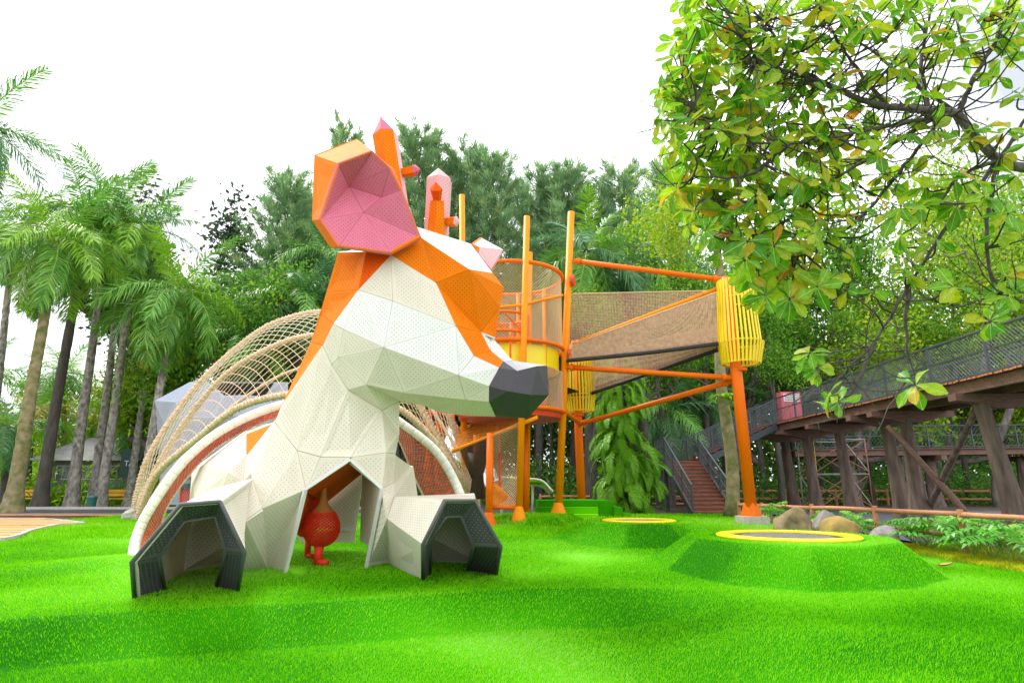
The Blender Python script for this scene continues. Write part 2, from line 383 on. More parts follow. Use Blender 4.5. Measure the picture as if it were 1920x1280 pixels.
# mound turf tone per facet, varied and mostly darkened: slope shade put into the colour
FACET_SHADE = [-.12, .03, -.16, -.02, -.10, .05, -.14, 0, -.08, -.17, -.03]
def facet_shade(x, y):
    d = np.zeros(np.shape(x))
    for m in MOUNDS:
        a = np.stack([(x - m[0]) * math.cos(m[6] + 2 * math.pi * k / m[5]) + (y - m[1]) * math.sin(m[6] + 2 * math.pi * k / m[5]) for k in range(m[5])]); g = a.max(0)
        d = np.where((g > m[2]) & (g < m[3]), np.array(FACET_SHADE)[a.argmax(0)], d)
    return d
def hz(x, y): return float(H(x, y))
def ground(u, v):
    p = G(u, v, 0)
    for _ in range(12): p = G(u, v, min(1.2, float(Hb(p.x, p.y))))
    return p
# lawn outline: for each row the left and right limit
RB = [ground(1990, 1083), ground(1920, 1071), ground(1800, 1052), ground(1720, 1035), ground(1660, 1016)]
def xl(y): return -14.2 - .02 * y if y > 10 else -14.4
def xr(y):
    ys = [p.y for p in RB] + [15.2, 17.0, 18.6, 20.5, 23.3]; xs = [p.x for p in RB] + [8.1, 7.7, 7.6, 7.9, 8.3]
    return float(np.interp(y, [2.0] + ys, [RB[0].x + 3] + xs)) if y > RB[0].y else RB[0].x + (RB[0].y - y) * .9
YF = 23.2
def sheet(name, x0, x1, ys, nx, matname, dz=0, rnd=.5):
    V = []; 
    for y in ys:
        a, b = x0(y), x1(y)
        xx = np.linspace(a, b, nx); V.append(np.stack([xx, np.full(nx, y), H(xx, np.full(nx, y)) + dz], 1))
    V = np.concatenate(V); ny = len(ys); i = np.arange((ny - 1) * nx).reshape(ny - 1, nx)[:, :-1].ravel()
    Fc = np.stack([i, i + 1, i + nx + 1, i + nx], 1)
    o = link(name, npmesh(name, V, Fc, matname, rnd + facet_shade(V[:, 0], V[:, 1]) * .6, smooth=True)); o['kind'] = 'structure'; return o
lawn = sheet('lawn', xl, lambda y: xr(y) + .55, np.concatenate([np.arange(2.5, 14, .09), np.arange(14, YF + .01, .14)]), 230, 'turf', 0, .17)
# wide ground: forest floor that runs under everything to the horizon
gx = np.concatenate([np.linspace(-900, -60, 8), np.linspace(-55, 55, 111), np.linspace(60, 900, 8)])
gy = np.concatenate([np.linspace(-40, 0, 9), np.linspace(1, 60, 60), np.array([70, 90, 130, 200, 400, 900, 1500])])
XX, YY = np.meshgrid(gx, gy); inl = (XX > -13.6) & (XX < np.array([[xr(y) - .3] for y in gy])) & (YY < YF - .3)
ZZ = Hb(XX, YY) - .02 - .35 * inl
i = (np.arange(len(gy) - 1)[:, None] * len(gx) + np.arange(len(gx) - 1)[None]).ravel()
o = link('ground', npmesh('ground', np.stack([XX.ravel(), YY.ravel(), ZZ.ravel()], 1), np.stack([i, i + 1, i + len(gx) + 1, i + len(gx)], 1), 'soil', smooth=True)); o['kind'] = 'structure'
def flat(name, x0, x1, y0, y1, matname, dz, nx=40, ny=10):
    xs = np.linspace(x0, x1, nx); ys = np.linspace(y0, y1, ny); A, B = np.meshgrid(xs, ys)
    i = (np.arange(ny - 1)[:, None] * nx + np.arange(nx - 1)[None]).ravel()
    o = link(name, npmesh(name, np.stack([A.ravel(), B.ravel(), Hb(A, B).ravel() + dz], 1), np.stack([i, i + 1, i + nx + 1, i + nx], 1), matname, smooth=True)); o['kind'] = 'structure'; return o
flat('gravel_bed', -60, -2, 23.2, 30.0, 'gravel', .012)
flat('road', -90, -4, 26.2, 29.0, 'asphalt', .03)
flat('grass_verge', -90, -6, 31.5, 46, 'turf', .012)
flat('yard', 9.9, 70, 8, 27, 'asphalt', .03, 60, 30)
mb = MB(); mb.beam((-60, 23.3, hz(-30, 23.3) + .03), (-9, 23.3, hz(-9, 23.3) + .03), .12, .07); o = mb.build('edging', 'orange_edging'); o['kind'] = 'structure'
mb = MB(); mb.beam((-60, 29.06, hz(-30, 29) + .07), (-6, 29.06, hz(-6, 29) + .07), .12, .14); o = mb.build('kerb', 'kerb'); o['kind'] = 'structure'
# timber-look paving laid in long boards, ending in a curved nose with a pale kerb
pav = MB(); pathroot = thing('path', '', ''); del pathroot['label']; del pathroot['category']; pathroot['kind'] = 'structure'
near = [ground(u, v) for u, v in ((-200, 1030), (0, 1015), (60, 1002), (110, 992), (150, 985))]
far = [ground(u, v) for u, v in ((-200, 976), (0, 976), (80, 976), (120, 980), (152, 984))]
yn = np.linspace(near[0].y, far[0].y - .1, 19)
outl = near + far[::-1]
def xend(y):
    best = -60
    for a, b in zip(outl[:-1], outl[1:]):
        if (a.y - y) * (b.y - y) <= 0 and abs(a.y - b.y) > 1e-6: best = max(best, a.x + (b.x - a.x) * (y - a.y) / (b.y - a.y))
    return best
for a, b in zip(yn[:-1], yn[1:]):
    ym = (a + b) / 2; xe = xend(ym)
    if xe < -40: continue
    xs = -34.0
    while xs < xe - .2:
        xb = min(xe, xs + random.uniform(2.5, 4)); m_ = MB(); xm = (xs + xb) / 2
        z = max(hz(xs, ym), hz(xb, ym)) + .03 + random.uniform(0, .008)
        m_.box((xm, ym, z), (xb - xs - .02, (b - a) - .025, .06)); m_.build('board', 'paving', pathroot); xs = xb
k_ = spline([p + Vector((0, 0, hz(p.x, p.y) - p.z + .05)) for p in outl], 60); mb = MB()
for p, q in zip(k_[:-1], k_[1:]): mb.beam(p, q, .10, .08)
mb.build('kerb_edge', 'kerb', pathroot)

YE = np.linspace(min(p.y for p in outl) + .01, max(p.y for p in outl) - .01, 80); XE = np.array([xend(y) for y in YE])
# turf pile: real blades on the part of the lawn that shows them
def turf_blades(n, y0, y1, name, hb, wb, pw=1.25):
    yy = y0 + (y1 - y0) * rng.random(n * 2) ** pw
    xx = (rng.random(n * 2) * 2 - 1) * (.90 * yy + 2.6)
    ok = (xx > -14) & np.array([a < xr(b) + .03 for a, b in zip(xx, yy)]); xx, yy = xx[ok][:n], yy[ok][:n]; n_ = len(xx)
    ok = np.ones(n_, bool)
    for m in MOUNDS[:2]: ok &= ((xx - m[0]) ** 2 + (yy - m[1]) ** 2 > (m[2] * .80) ** 2)
    xe_ = np.interp(yy, YE, XE); ok &= ~((xx < xe_ + .05) & (yy > YE[0]) & (yy < YE[-1]))
    xx, yy = xx[ok], yy[ok]; n_ = len(xx)
    zz = H(xx, yy); C = np.stack([xx, yy, zz - .004], 1)
    a = .9 * np.sin(xx * .35 + yy * .2) + rng.normal(0, .8, n_)
    lean = .15 + .5 * rng.random(n_)
    D = np.stack([np.sin(a) * lean, -np.cos(a) * lean, np.ones(n_)], 1); D = unit(D)
    sc = (.6 + .8 * rng.random(n_))[:, None] * (.75 + yy / 22)[:, None]
    S_ = unit(np.cross(D, rng.normal(size=(n_, 3))))
    V = np.stack([C - S_ * wb * sc, C + S_ * wb * sc, C + D * hb * sc], 1).reshape(-1, 3)
    rnd = np.repeat(np.clip(rng.normal(.66, .11, n_) + facet_shade(xx, yy), 0, 1), 3)
    o = link(name, npmesh(name, V, np.arange(3 * n_).reshape(n_, 3), 'turf_blade', rnd)); o['kind'] = 'stuff'
    o['label'] = 'bright green artificial turf pile covering the lawn'; o['category'] = 'turf'
turf_blades(600000, 4.2, 15.5, 'turf_pile', .031, .0040)
turf_blades(130000, 15.4, YF, 'turf_pile', .06, .010, 1.0)
# ================================================================== ANIMAL SCULPTURE
def P(u, v, Y): return W(u, v, Y)
V_ = dict(
 P1=(733,478,10.95), P2=(672,543,10.9), P3=(736,564,10.72), P4=(855,611,10.9), Q1=(818,530,11.05), E=(790,446,11.2), Et=(781,425,11.55),
 O2=(880,505,11.0), Wt=(883,457,12.0), W2=(924,512,11.75), R1=(945,539,11.6), R2=(937,577,11.5), R3=(929,632,11.4), R4=(902,622,11.35),
 S1=(889,667,10.95), S2=(920,657,11.3), S3=(944,677,11.25), S4=(936,689,10.95), S5=(920,629,11.5), S6=(961,676,11.45),
 L1=(625,607,11.15), L2=(644,617,10.95), M=(720,651,10.58), K=(860,703,10.72), N0=(917,724,10.85),
 j1=(634,670,11.1), j2=(622,683,11.2), j3=(653,731,11.2), j4=(687,721,11.0), j5=(758,736,10.95), j6=(873,749,11.0), j7=(917,753,11.0),
 u1=(716,769,11.5), u2=(748,752,11.7), u3=(795,760,11.7), u4=(821,772,12.1), u5=(873,779,12.1), u6=(930,781,11.9),
 nb=(970,695,11.0), nc=(1007,686,11.02), nd=(1026,685,11.4), ne=(1029,740,11.3), nf=(996,740,10.88), ng=(952,733,10.78), nh=(990,784,11.6), ni=(930,777,11.5),
 NO1=(634,473,11.5), NO2=(687,472,11.1), NO3=(612,547,11.65), NO4=(602,588,11.75), NO5=(583,641,11.85), L3=(605,647,11.3), NO6=(555,702,11.95), NO7=(517,786,12.0), NL=(529,757,11.55),
 X0=(515,791,11.45), X1=(557,844,11.15), X2=(601,856,11.0), X3=(658,857,10.98), X4=(724,848,11.2), X5=(742,850,11.55), XR=(749,812,11.7),
 DA=(658,861,10.96), DL=(574,917,11.0), DR=(717,915,11.15), BL=(536,1071,0), BR=(687,1063,0), Y1=(738,905,11.6),
 Sa=(492,953,10.8), Sb=(500,1062,0), Sc=(454,1067,0), Sd=(458,976,10.45), Lt=(473,898,11.05), Sh=(465,851,11.8),
 Rt=(739,930,11.35), Rm=(726,972,11.05), Rb=(728,1055,0),
 bk1=(690,470,13.0), bk2=(655,600,13.4), bk3=(635,740,13.6), bk4=(615,840,13.7), fe=(850,600,13.0), fs=(945,705,12.4), fj=(800,735,12.9), ft=(800,470,12.8),
)
def gz(u, v):      # a foot of the sculpture: on the turf
    p = G(u, v, 0)
    for _ in range(10): p = G(u, v, float(Hb(p.x, p.y)))
    return p + Vector((0, 0, -.03))
A = {k: (gz(a, b) if Y == 0 else W(a, b, Y)) for k, (a, b, Y) in V_.items()}
base = Vector((A['BL'].x + .7, 11.6, 0))
deer = thing('animal_sculpture', 'giant faceted cream and orange animal sculpture with pink ear, antlers and black nose', 'sculpture', base)
def grp(name, mb_mat=None):
    o = bpy.data.objects.new(name, None); COL.objects.link(o); o.parent = deer; return o
head, neck, chest = grp('head'), grp('neck'), grp('chest')
hin = W(820, 620, 11.9); nin = W(650, 700, 12.4); cin = W(630, 960, 12.3)
def FP(par, ins, key, *names, **k): return panel(par, [A[n] if isinstance(n, str) else n for n in names], key, ins, **k)
# head: cream cheek
for f in ('P1 P2 P3', 'P1 P3 P4', 'P1 P4 Q1'): FP(head, hin, 'cream', *f.split())
for f in ('P2 L1 L2', 'P2 L2 M', 'P2 M P3', 'P3 M P4', 'P4 M K', 'P4 K S1', 'S1 K S4', 'K N0 S4'): FP(head, hin, 'white_panel', *f.split())
# brow
for f in ('P1 E Q1', 'E O2 Q1'): FP(head, hin, 'orange', *f.split())
for f in ('Q1 O2 R4', 'Q1 R4 P4'): FP(head, hin, 'orange', *f.split())
for f in ('O2 W2 R1', 'O2 R1 R2', 'O2 R2 R4', 'R2 R3 R4', 'P4 R4 S1', 'R4 S2 S1', 'S1 S2 S3', 'S1 S3 S4'): FP(head, hin, 'orange', *f.split())
for f in ('R4 R3 S5', 'R4 S5 S2', 'S5 S6 S3', 'S5 S3 S2'): FP(head, hin, 'white_panel', *f.split())
for f in ('E Et Wt', 'E Wt O2', 'Wt W2 O2'): FP(head, hin, 'white_panel', *f.split())
# jaw
for f in ('L2 j1 M', 'j1 j4 M', 'j1 j2 j3', 'j1 j3 j4', 'M j4 j5', 'M j5 K', 'K j5 j6', 'K j6 N0', 'N0 j6 j7', 'j3 u1 j4', 'j4 u1 u2', 'j4 u2 j5', 'j5 u2 u3', 'j5 u3 j6', 'j6 u3 u4', 'j6 u4 u5', 'j6 u5 j7', 'j7 u5 u6'): FP(head, hin, 'cream', *f.split())
# far side of the head
ring = 'Et Wt W2 R1 R2 R3 S5 S6'.split()
FP(head, hin, 'white_panel', 'Et', 'ft', 'Wt'); FP(head, hin, 'orange', 'Wt', 'ft', 'fe', 'W2')
for f in ('W2 fe R1', 'R1 fe R2', 'R2 fe R3', 'R3 fe S5', 'S5 fe fs', 'S5 fs S6'): FP(head, hin, 'orange', *f.split())
for f in ('fe fj fs', 'fs u6 u5', 'fs u5 fj', 'fj u5 u4', 'fj u4 u3', 'fj u3 u2', 'ft bk1 fe', 'bk1 bk2 fe', 'bk2 fj fe', 'bk2 bk3 fj'): FP(head, hin, 'cream', *f.split())
# nose
nose = MB()
nv = [A[k] for k in ('S3', 'S4', 'N0', 'j7', 'ni', 'nh', 'ne', 'nd', 'nc', 'nb', 'ng', 'nf', 'S6', 'fs', 'u6')]
nose.add(nv, [(0, 9, 1), (1, 9, 10), (1, 10, 2), (9, 8, 11, 10), (8, 7, 6, 11), (2, 10, 4, 3), (10, 11, 5, 4), (11, 6, 5), (7, 13, 14, 6), (6, 14, 5), (5, 14, 4)], 0)
nose.add(nv, [(0, 12, 9), (12, 7, 8, 9), (12, 13, 7)], 1)
nose.build('nose', ['nose_black', 'nose_grey'], head)
# neck
for f in ('NO1 NO2 P2 NO3', 'NO2 P1 P2', 'NO3 P2 L1 NO4', 'NO4 L1 L3 NO5', 'NO5 L3 NL NO6', 'NO6 NL X0 NO7'): FP(neck, nin, 'orange' if 'P1' not in f else 'red_orange', *f.split())
for f in ('NO1 bk1 bk2 NO3', 'NO3 bk2 NO5', 'NO5 bk2 bk3', 'NO5 bk3 NO7', 'NO7 bk3 bk4'): FP(neck, nin, 'orange', *f.split())
FP(neck, nin, 'white_panel', 'NO1', 'bk1', 'Et', 'NO2')
for f in ('L1 L2 j1', 'L1 j1 j2 L3', 'L3 j2 X1', 'L3 X1 X0 NL', 'j2 j3 X2 X1', 'j3 u1 X3 X2', 'u1 X4 X3', 'u1 u2 XR', 'u1 XR X4', 'XR X5 X4', 'u2 bk3 XR', 'XR bk4 X5', 'XR bk3 bk4'): FP(neck, nin, 'cream', *f.split())
# chest and shoulders
for f in ('X1 X2 DL', 'X2 X3 DL', 'X3 X4 DR', 'X4 X5 Y1', 'X4 Y1 DR', 'X0 X1 Sa', 'X1 DL Sa', 'DL BL Sb', 'DL Sb Sa', 'Sa Sb Sc Sd', 'Sa Sd Lt', 'X0 Sa Lt', 'X0 Lt Sh', 'NO7 X0 Sh', 'DR Y1 Rt', 'DR Rt Rm', 'DR Rm Rb BR'): FP(chest, cin, 'cream', *f.split())
br1 = W(780, 930, 13.6); br1.z = 1.3; gB = Vector((A['Y1'].x + .2, 13.2, 0))
FP(chest, cin, 'cream', 'X5', 'bk4', Vector((A['Y1'].x + .1, 13.2, 1.9)), 'Y1')
FP(chest, cin, 'cream', 'Y1', Vector((A['Y1'].x + .1, 13.2, 1.9)), Vector((A['Rt'].x + .2, 13.2, 1.0)), 'Rt')
# door trim
tr = MB()
for a, b in (('BL', 'DL'), ('DL', 'DA'), ('DA', 'DR'), ('DR', 'BR')):
    d = Vector((0, -.045, 0)); tr.beam(A[a] + d, A[b] + d, .055, .055)
tr.build('door_trim', 'white_edge', chest)
# seams of the chest
# inside: back wall, red ceiling, side walls
iw = grp('interior'); inn = W(640, 980, 12.2)
def IP(key, *pts): return panel(iw, [W(*p) if len(p) == 3 else gz(*p[:2]) for p in pts], key, Vector(W(640, 950, 20)), name='inner_panel')
IP('cream', (590, 943, 13.3), (613, 940, 13.3), (659, 893, 13.3), (682, 884, 13.3), (668, 992, 13.3), (590, 990, 13.3))
IP('cream', (560, 995, 13.35), (667, 994, 13.35), (666, 1016, 13.35), (560, 1016, 13.35))
IP('red_orange', (570, 920, 11.2), (657, 866, 11.2), (681, 886, 13.2), (612, 942, 13.2))
IP('red_orange', (560, 930, 11.4), (572, 918, 11.3), (612, 942, 13.2), (580, 950, 13.2))
IP('red_orange', (548, 1000, 11.3), (572, 922, 11.3), (590, 945, 13.2), (585, 990, 13.2))
panel(iw, [A['DR'] + Vector((-.03, .1, 0)), W(682, 886, 13.2), W(678, 1013, 13.0), W(706, 1030, 11.6)], 'cream', Vector((-20, 12, 1)), name='inner_panel')
panel(iw, [W(657, 866, 11.2), W(717, 915, 11.3), W(682, 886, 13.2)], 'cream', Vector((-2, 12, -9)), name='inner_panel')
mb = MB(); mb.beam(W(628, 992, 13.25), W(668, 992, 13.25), .05, .06); mb.build('bench_bar', 'white_edge', iw)
# ear: pink cup with an orange shell
ear = grp('ear'); ein = W(680, 380, 11.2)
rim = [W(u, v, y) for u, v, y in ((634,307,10.45), (698,283,10.55), (732,315,10.65), (753,356,10.75), (790,446,10.9), (734,476,10.65), (635,463,10.45), (600,412,10.4))]
d1, d2, d3 = W(655, 350, 11.0), W(682, 398, 10.85), W(715, 370, 11.0)
far_ = W(650, 370, 5)
for a, b, c in ((0, 1, d1), (1, 2, d1), (2, 3, d3), (3, 4, d2), (4, 5, d2), (5, 6, d2), (6, 7, d2), (7, 0, d1)): panel(ear, [rim[a], rim[b], c], 'pink', W(640, 380, 16))
for tri in ((rim[2], d3, d1), (rim[3], d2, d3), (rim[7], d2, d1), (d1, d3, d2)): panel(ear, list(tri), 'pink', W(640, 380, 16))
oo = [W(u, v, y) for u, v, y in ((589,291,11.15), (668,260,11.3), (585,413,10.9), (619,464,10.9))]
for pl in ((oo[0], oo[1], rim[1], rim[0]), (oo[0], rim[0], rim[7], oo[2]), (oo[2], rim[7], rim[6], oo[3])): panel(ear, list(pl), 'orange', ein)
eb = W(735, 425, 12.1)
ob = [W(740, 318, 11.1), W(775, 420, 11.3), W(740, 474, 11.2)]
for pl in ((rim[1], oo[1], ob[0], rim[2]), (rim[2], ob[0], rim[3]), (rim[3], ob[0], ob[1], rim[4]), (rim[5], rim[4], ob[1]), (oo[3], rim[6], rim[5], ob[2]), (oo[0], oo[1], eb), (oo[0], eb, oo[2]), (oo[2], eb, oo[3]), (oo[1], ob[0], eb), (ob[0], ob[1], eb), (ob[1], ob[2], eb), (oo[3], eb, ob[2])): panel(ear, list(pl), 'orange', ein)
# far ear
fear = grp('far_ear'); fin = W(905, 475, 12.6)
q = [W(u, v, y) for u, v, y in ((884,456,12.0), (901,445,12.6), (944,468,12.5), (899,463,12.0), (897,475,11.95), (935,486,12.4), (923,507,12.0), (915,470,13.1))]
for key, ii in (('white_panel', (0, 1, 2, 3)), ('orange', (0, 3, 4)), ('pale_pink', (3, 2, 5, 6, 4)), ('orange', (1, 2, 7)), ('orange', (2, 5, 7)), ('orange', (5, 6, 7)), ('orange', (0, 1, 7))): panel(fear, [q[k] for k in ii], key, fin, margin=.05)
# antlers: tapering six-sided posts with prongs
def prism(par, p0, p1, r0, r1, tip, kb, kt, n=6, ph=0, kf=None):
    ax = (p1 - p0).normalized(); a = ax.cross(Vector((0, 1, 0))).normalized(); b = ax.cross(a)
    rg = lambda p, r_: [p + (a * math.cos(ph + 2 * math.pi * k / n) + b * math.sin(ph + 2 * math.pi * k / n)) * r_ for k in range(n)]
    lo, hi = rg(p0, r0), rg(p1, r1); c = (p0 + p1) / 2
    for k in range(n):
        j = (k + 1) % n; key = kb
        if kf: key = kf(((lo[k] + lo[j]) / 2 - p0))
        panel(par, [lo[k], lo[j], hi[j], hi[k]], key, c, margin=.04)
        if tip is not None: panel(par, [hi[k], hi[j], tip], kt, c, margin=.04)
an = grp('antler')
prism(an, W(752, 440, 11.75), W(722, 254, 11.7), .25, .27, W(714, 219, 11.65), 'orange', 'pink', ph=.35, kf=lambda d: 'pale_pink' if d.x > .17 else 'orange')
prism(an, W(752, 324, 11.75), W(778, 319, 11.6), .10, .13, W(789, 318, 11.55), 'orange', 'pink', 5)
an2 = grp('antler')
prism(an2, W(818, 448, 12.3), W(824, 338, 12.2), .28, .29, W(822, 315, 12.2), 'pale_pink', 'pale_pink', ph=.5)
prism(an2, W(818, 446, 11.9), W(820, 378, 11.85), .2, .15, None, 'orange', 'orange', 5, .3)
prism(an2, W(820, 382, 11.85), W(818, 354, 11.6), .07, .13, W(817, 341, 11.6), 'red_orange', 'red_orange', 6)
prism(an2, W(836, 416, 12.0), W(855, 415, 11.9), .10, .12, W(863, 416, 11.9), 'orange', 'pale_pink', 5)
# rump seen behind the shoulder
rump = grp('rump'); rin = W(470, 900, 14.5)
h = {k: W(*p) for k, p in dict(a=(401,865,12.9), b=(462,813,13.3), c=(518,791,13.3), d=(462,851,12.8), e=(427,887,12.4), f=(365,936,12.8), g=(415,922,12.4), i=(456,903,12.4), j=(505,850,12.6), k=(350,1000,12.9), l=(420,1000,12.5), m=(520,930,12.6)).items()}
for key, f in (('cream', 'abd'), ('orange', 'bcj'), ('orange', 'bjd'), ('cream', 'ade'), ('cream', 'aef'), ('cream', 'feg'), ('cream', 'edi'), ('cream', 'egi'), ('cream', 'dji'), ('cream', 'jmi'), ('cream', 'fgl'), ('cream', 'flk'), ('cream', 'gil'), ('cream', 'iml')): panel(rump, [h[c] for c in f], key, rin)
bb = [W(360, 880, 14.5), W(470, 800, 15), W(540, 790, 15)]
for f in ((h['a'], bb[0], bb[1], h['b']), (h['b'], bb[1], bb[2], h['c']), (h['a'], h['f'], bb[0]), (h['f'], h['k'], bb[0])): panel(rump, list(f), 'cream', rin)
# legs: crawl-through tunnels that end in charcoal hooves
def leg(par, outer, inner, rear, out_key='cream', skip=()):
    c = sum(outer, Vector()) / len(outer); cr = sum(rear, Vector()) / len(rear); k = len(outer)
    hoof = grp('hoof')
    for a in range(k - 1):
        b = a + 1; mid = (outer[a] + outer[b] + inner[a] + inner[b]) / 4
        panel(hoof, [outer[a], outer[b], inner[b], inner[a]], 'charcoal', mid + (mid - c) * .5 + Vector((0, 3, 0)), margin=.05)
    rimm = MB(); rimm.tube(outer, .032, 8); rimm.build('hoof_rim', 'charcoal_edge', hoof, True)
    rimm = MB(); rimm.tube(inner, .03, 8); rimm.build('hoof_rim', 'charcoal_edge', hoof, True)
    for a in range(k - 1):
        if a in skip: continue
        b = a + 1
        panel(par, [outer[a] + Vector((0, .03, 0)), outer[b] + Vector((0, .03, 0)), rear[b], rear[a]], out_key, (c + cr) / 2, margin=.06)
l1 = grp('leg'); l2 = grp('leg')
o1 = [gz(253, 1120), W(247, 1054, 8.45), W(338, 945, 8.62), W(412, 940, 8.78), W(458, 1036, 8.85), gz(445, 1107)]
i1 = [gz(310, 1105), W(298, 1044, 8.85), W(346, 977, 8.95), W(403, 969, 9.1), W(424, 1033, 9.12), gz(405, 1099)]
r1 = [Vector((-5.75, 11.3, hz(-5.7, 11.3) - .03)), Vector((-5.75, 11.3, .75)), Vector((-5.4, 11.3, 1.42)), A['Lt'], A['Sd'], A['Sc']]
leg(l1, o1, i1, r1)
panel(l1, [r1[0], r1[1], r1[2], A['Lt'], W(470, 1000, 11.3), gz(470, 1050) + Vector((0, .2, 0))], 'cream', W(350, 950, 18))
o2 = [gz(793, 1086), W(793, 1021, 9.45), W(834, 938, 9.62), W(890, 938, 9.72), W(939, 1025, 9.75), gz(930, 1076)]
i2 = [gz(806, 1076), W(806, 1014, 9.8), W(836, 968, 9.9), W(864, 968, 9.98), W(888, 1023, 10.05), gz(876, 1069)]
r2 = [A['Rb'], A['Rm'], A['Rt'], Vector((-.72, 12.1, 1.35)), Vector((-.55, 12.2, .7)), Vector((-.55, 12.2, hz(-.5, 12.2) - .03))]
leg(l2, o2, i2, r2)
panel(l2, [r2[0] + Vector((.05, .3, 0)), r2[1] + Vector((.05, .3, 0)), r2[2] + Vector((0, .25, -.05)), r2[3], r2[4], r2[5]], 'cream', W(860, 950, 18))
# ================================================================== RED NET POD inside the doorway
pc = W(603, 987, 11.95); gp = Vector((pc.x, pc.y, hz(pc.x, pc.y)))
pod = thing('net_pod', 'round red net pod hanging inside the sculpture doorway on a brown sock', 'climbing net', gp)
rr = .335
def podsurf(s, t):
    a = 2 * math.pi * s; b = math.pi * (.10 + .86 * t); rad = rr * math.sin(b) * (1 + .06 * math.cos(b))
    return pc + Vector((rad * math.cos(a), rad * math.sin(a), -rr * 1.08 * math.cos(b)))
mb = MB(); net(mb, podsurf, 26, 17, .0115); 
mb.build('net_bag', 'red_net', pod)
mb = MB(); top = W(606, 885, 12.0)
mb.lathe(pc, [(rr * .70, rr * .76), (rr * .50, rr * .98), (rr * .31, rr * 1.2), (rr * .19, rr * 1.55), (rr * .14, rr * 2.0), (rr * .12, (top.z - pc.z))], 18); mb.build('sock', 'brown_sock', pod, True)
foot = MB(); zz = gp.z
foot.tube([pc + Vector((-.01, -.05, -rr * .98)), Vector((pc.x - .01, pc.y - .05, zz + .2)), Vector((pc.x - .01, pc.y - .05, zz + .06))], [.10, .085, .09], 10)
foot.tube([Vector((pc.x - .05, pc.y - .05, zz + .05)), Vector((pc.x + .12, pc.y - .12, zz + .045)), Vector((pc.x + .2, pc.y - .15, zz + .06))], [.075, .055, .045], 10)
foot.build('anchor', 'red_net', pod, True)
pod2c = W(574, 965, 12.6); g2 = Vector((pod2c.x, pod2c.y, hz(pod2c.x, pod2c.y)))
pod2 = thing('net_pod', 'second red net pod half hidden behind the round one in the doorway', 'climbing net', g2)
mb = MB(); mb.lathe(pod2c, [(.30 * math.sin(math.pi * t), -.42 * math.cos(math.pi * t)) for t in np.linspace(.03, .97, 16)], 20); mb.build('net_bag', 'red_net', pod2, True)
mb = MB(); mb.tube([pod2c + Vector((.08, 0, -.36)), Vector((pod2c.x + .1, pod2c.y - .05, g2.z + .03))], [.07, .06], 8); mb.tube([Vector((pod2c.x + .1, pod2c.y - .05, g2.z + .05)), Vector((pod2c.x + .22, pod2c.y - .12, g2.z + .05))], [.06, .045], 8); mb.build('anchor', 'red_net', pod2, True)

# ================================================================== NET DOME: roped hoops behind the sculpture
def lash(mb, path, r, r2, turns, mi=0, n=5, wob=.4):
    """cord wound round a hoop"""
    k = len(path); pts = []; m = turns * 7; up = Vector((0, 1, 0))
    for i in range(m + 1):
        f = i / m * (k - 1); a = min(int(f), k - 2); p = path[a].lerp(path[a + 1], f - a); t = (path[a + 1] - path[a]).normalized()
        x = (up - t * up.dot(t)).normalized(); y = t.cross(x); an = 2 * math.pi * i / 7 + wob * math.sin(i * .37)
        pts.append(p + (x * math.cos(an) + y * math.sin(an)) * (r + r2 * .6))
    mb.tube(pts, r2, 4, False, mi)
hA, hB = W(262, 952, 20), W(890, 952, 20)
dome = thing('net_dome', 'tall dome of tan rope nets on roped hoops behind the animal sculpture', 'climbing net', ((hA.x + hB.x) / 2, 20, .42))
gl = Vector((hA.x, 20, .42)); gr_ = Vector((hB.x, 20, .42))
H1 = spline([gl + Vector((-.1, 0, 0))] + [W(*p) for p in ((258,925,20), (287,841,20), (371,722,20.3), (459,641,20.5), (521,604,20.6), (602,585,20.7), (690,600,20.7), (770,665,20.5), (832,760,20.2), (870,850,20), (890,920,20))] + [gr_ + Vector((.1, 0, 0))], 120)
H2 = spline([gl + Vector((.1, -.2, 0))] + [W(*p) for p in ((270,925,19.6), (330,815,19.4), (415,710,19), (500,655,18.8), (584,629,18.7), (670,640,18.7), (745,700,18.8), (808,795,19.2), (858,880,19.5), (884,925,19.7))] + [gr_ + Vector((-.05, -.2, 0))], 120)
H3 = spline([gl + Vector((.2, -.4, 0))] + [W(*p) for p in ((276,925,19.3), (302,879,18.5), (365,826,17.7), (443,766,17), (534,740,16.6), (640,735,16.5), (740,762,16.7), (800,812,17.3), (848,876,18.3), (878,925,19.2))] + [gr_ + Vector((-.15, -.4, 0))], 120)
for hp, rad, cmat in ((H1, .105, 'tan_rope'), (H2, .085, 'tan_rope'), (H3, .085, 'cream_rope')):
    mb = MB(); mb.tube(hp, rad, 8); hp_o = mb.build('hoop', cmat, dome, True)
    mb = MB(); lash(mb, hp, rad, .018, 150); lash(mb, hp, rad + .012, .012, 60, wob=1.5); mb.build('lashing', 'cream_rope' if cmat == 'tan_rope' else 'tan_rope', hp_o, True)
def between(A_, B_, bulge=0, axis=Vector((0, 0, 1))):
    def f(s, t):
        i = s * (len(A_) - 1); k = min(int(i), len(A_) - 2); i -= k
        p = A_[k].lerp(A_[k + 1], i).lerp(B_[k].lerp(B_[k + 1], i), t)
        return p + axis * bulge * math.sin(math.pi * t) * math.sin(math.pi * s)
    return f
mb = MB(); net(mb, between(H1, H2, .15), 50, 5, .012); mb.build('net', 'cream_rope', dome)
mb = MB(); net(mb, between(H2, H3, .15), 46, 6, .011); mb.build('net', 'tan_rope', dome)
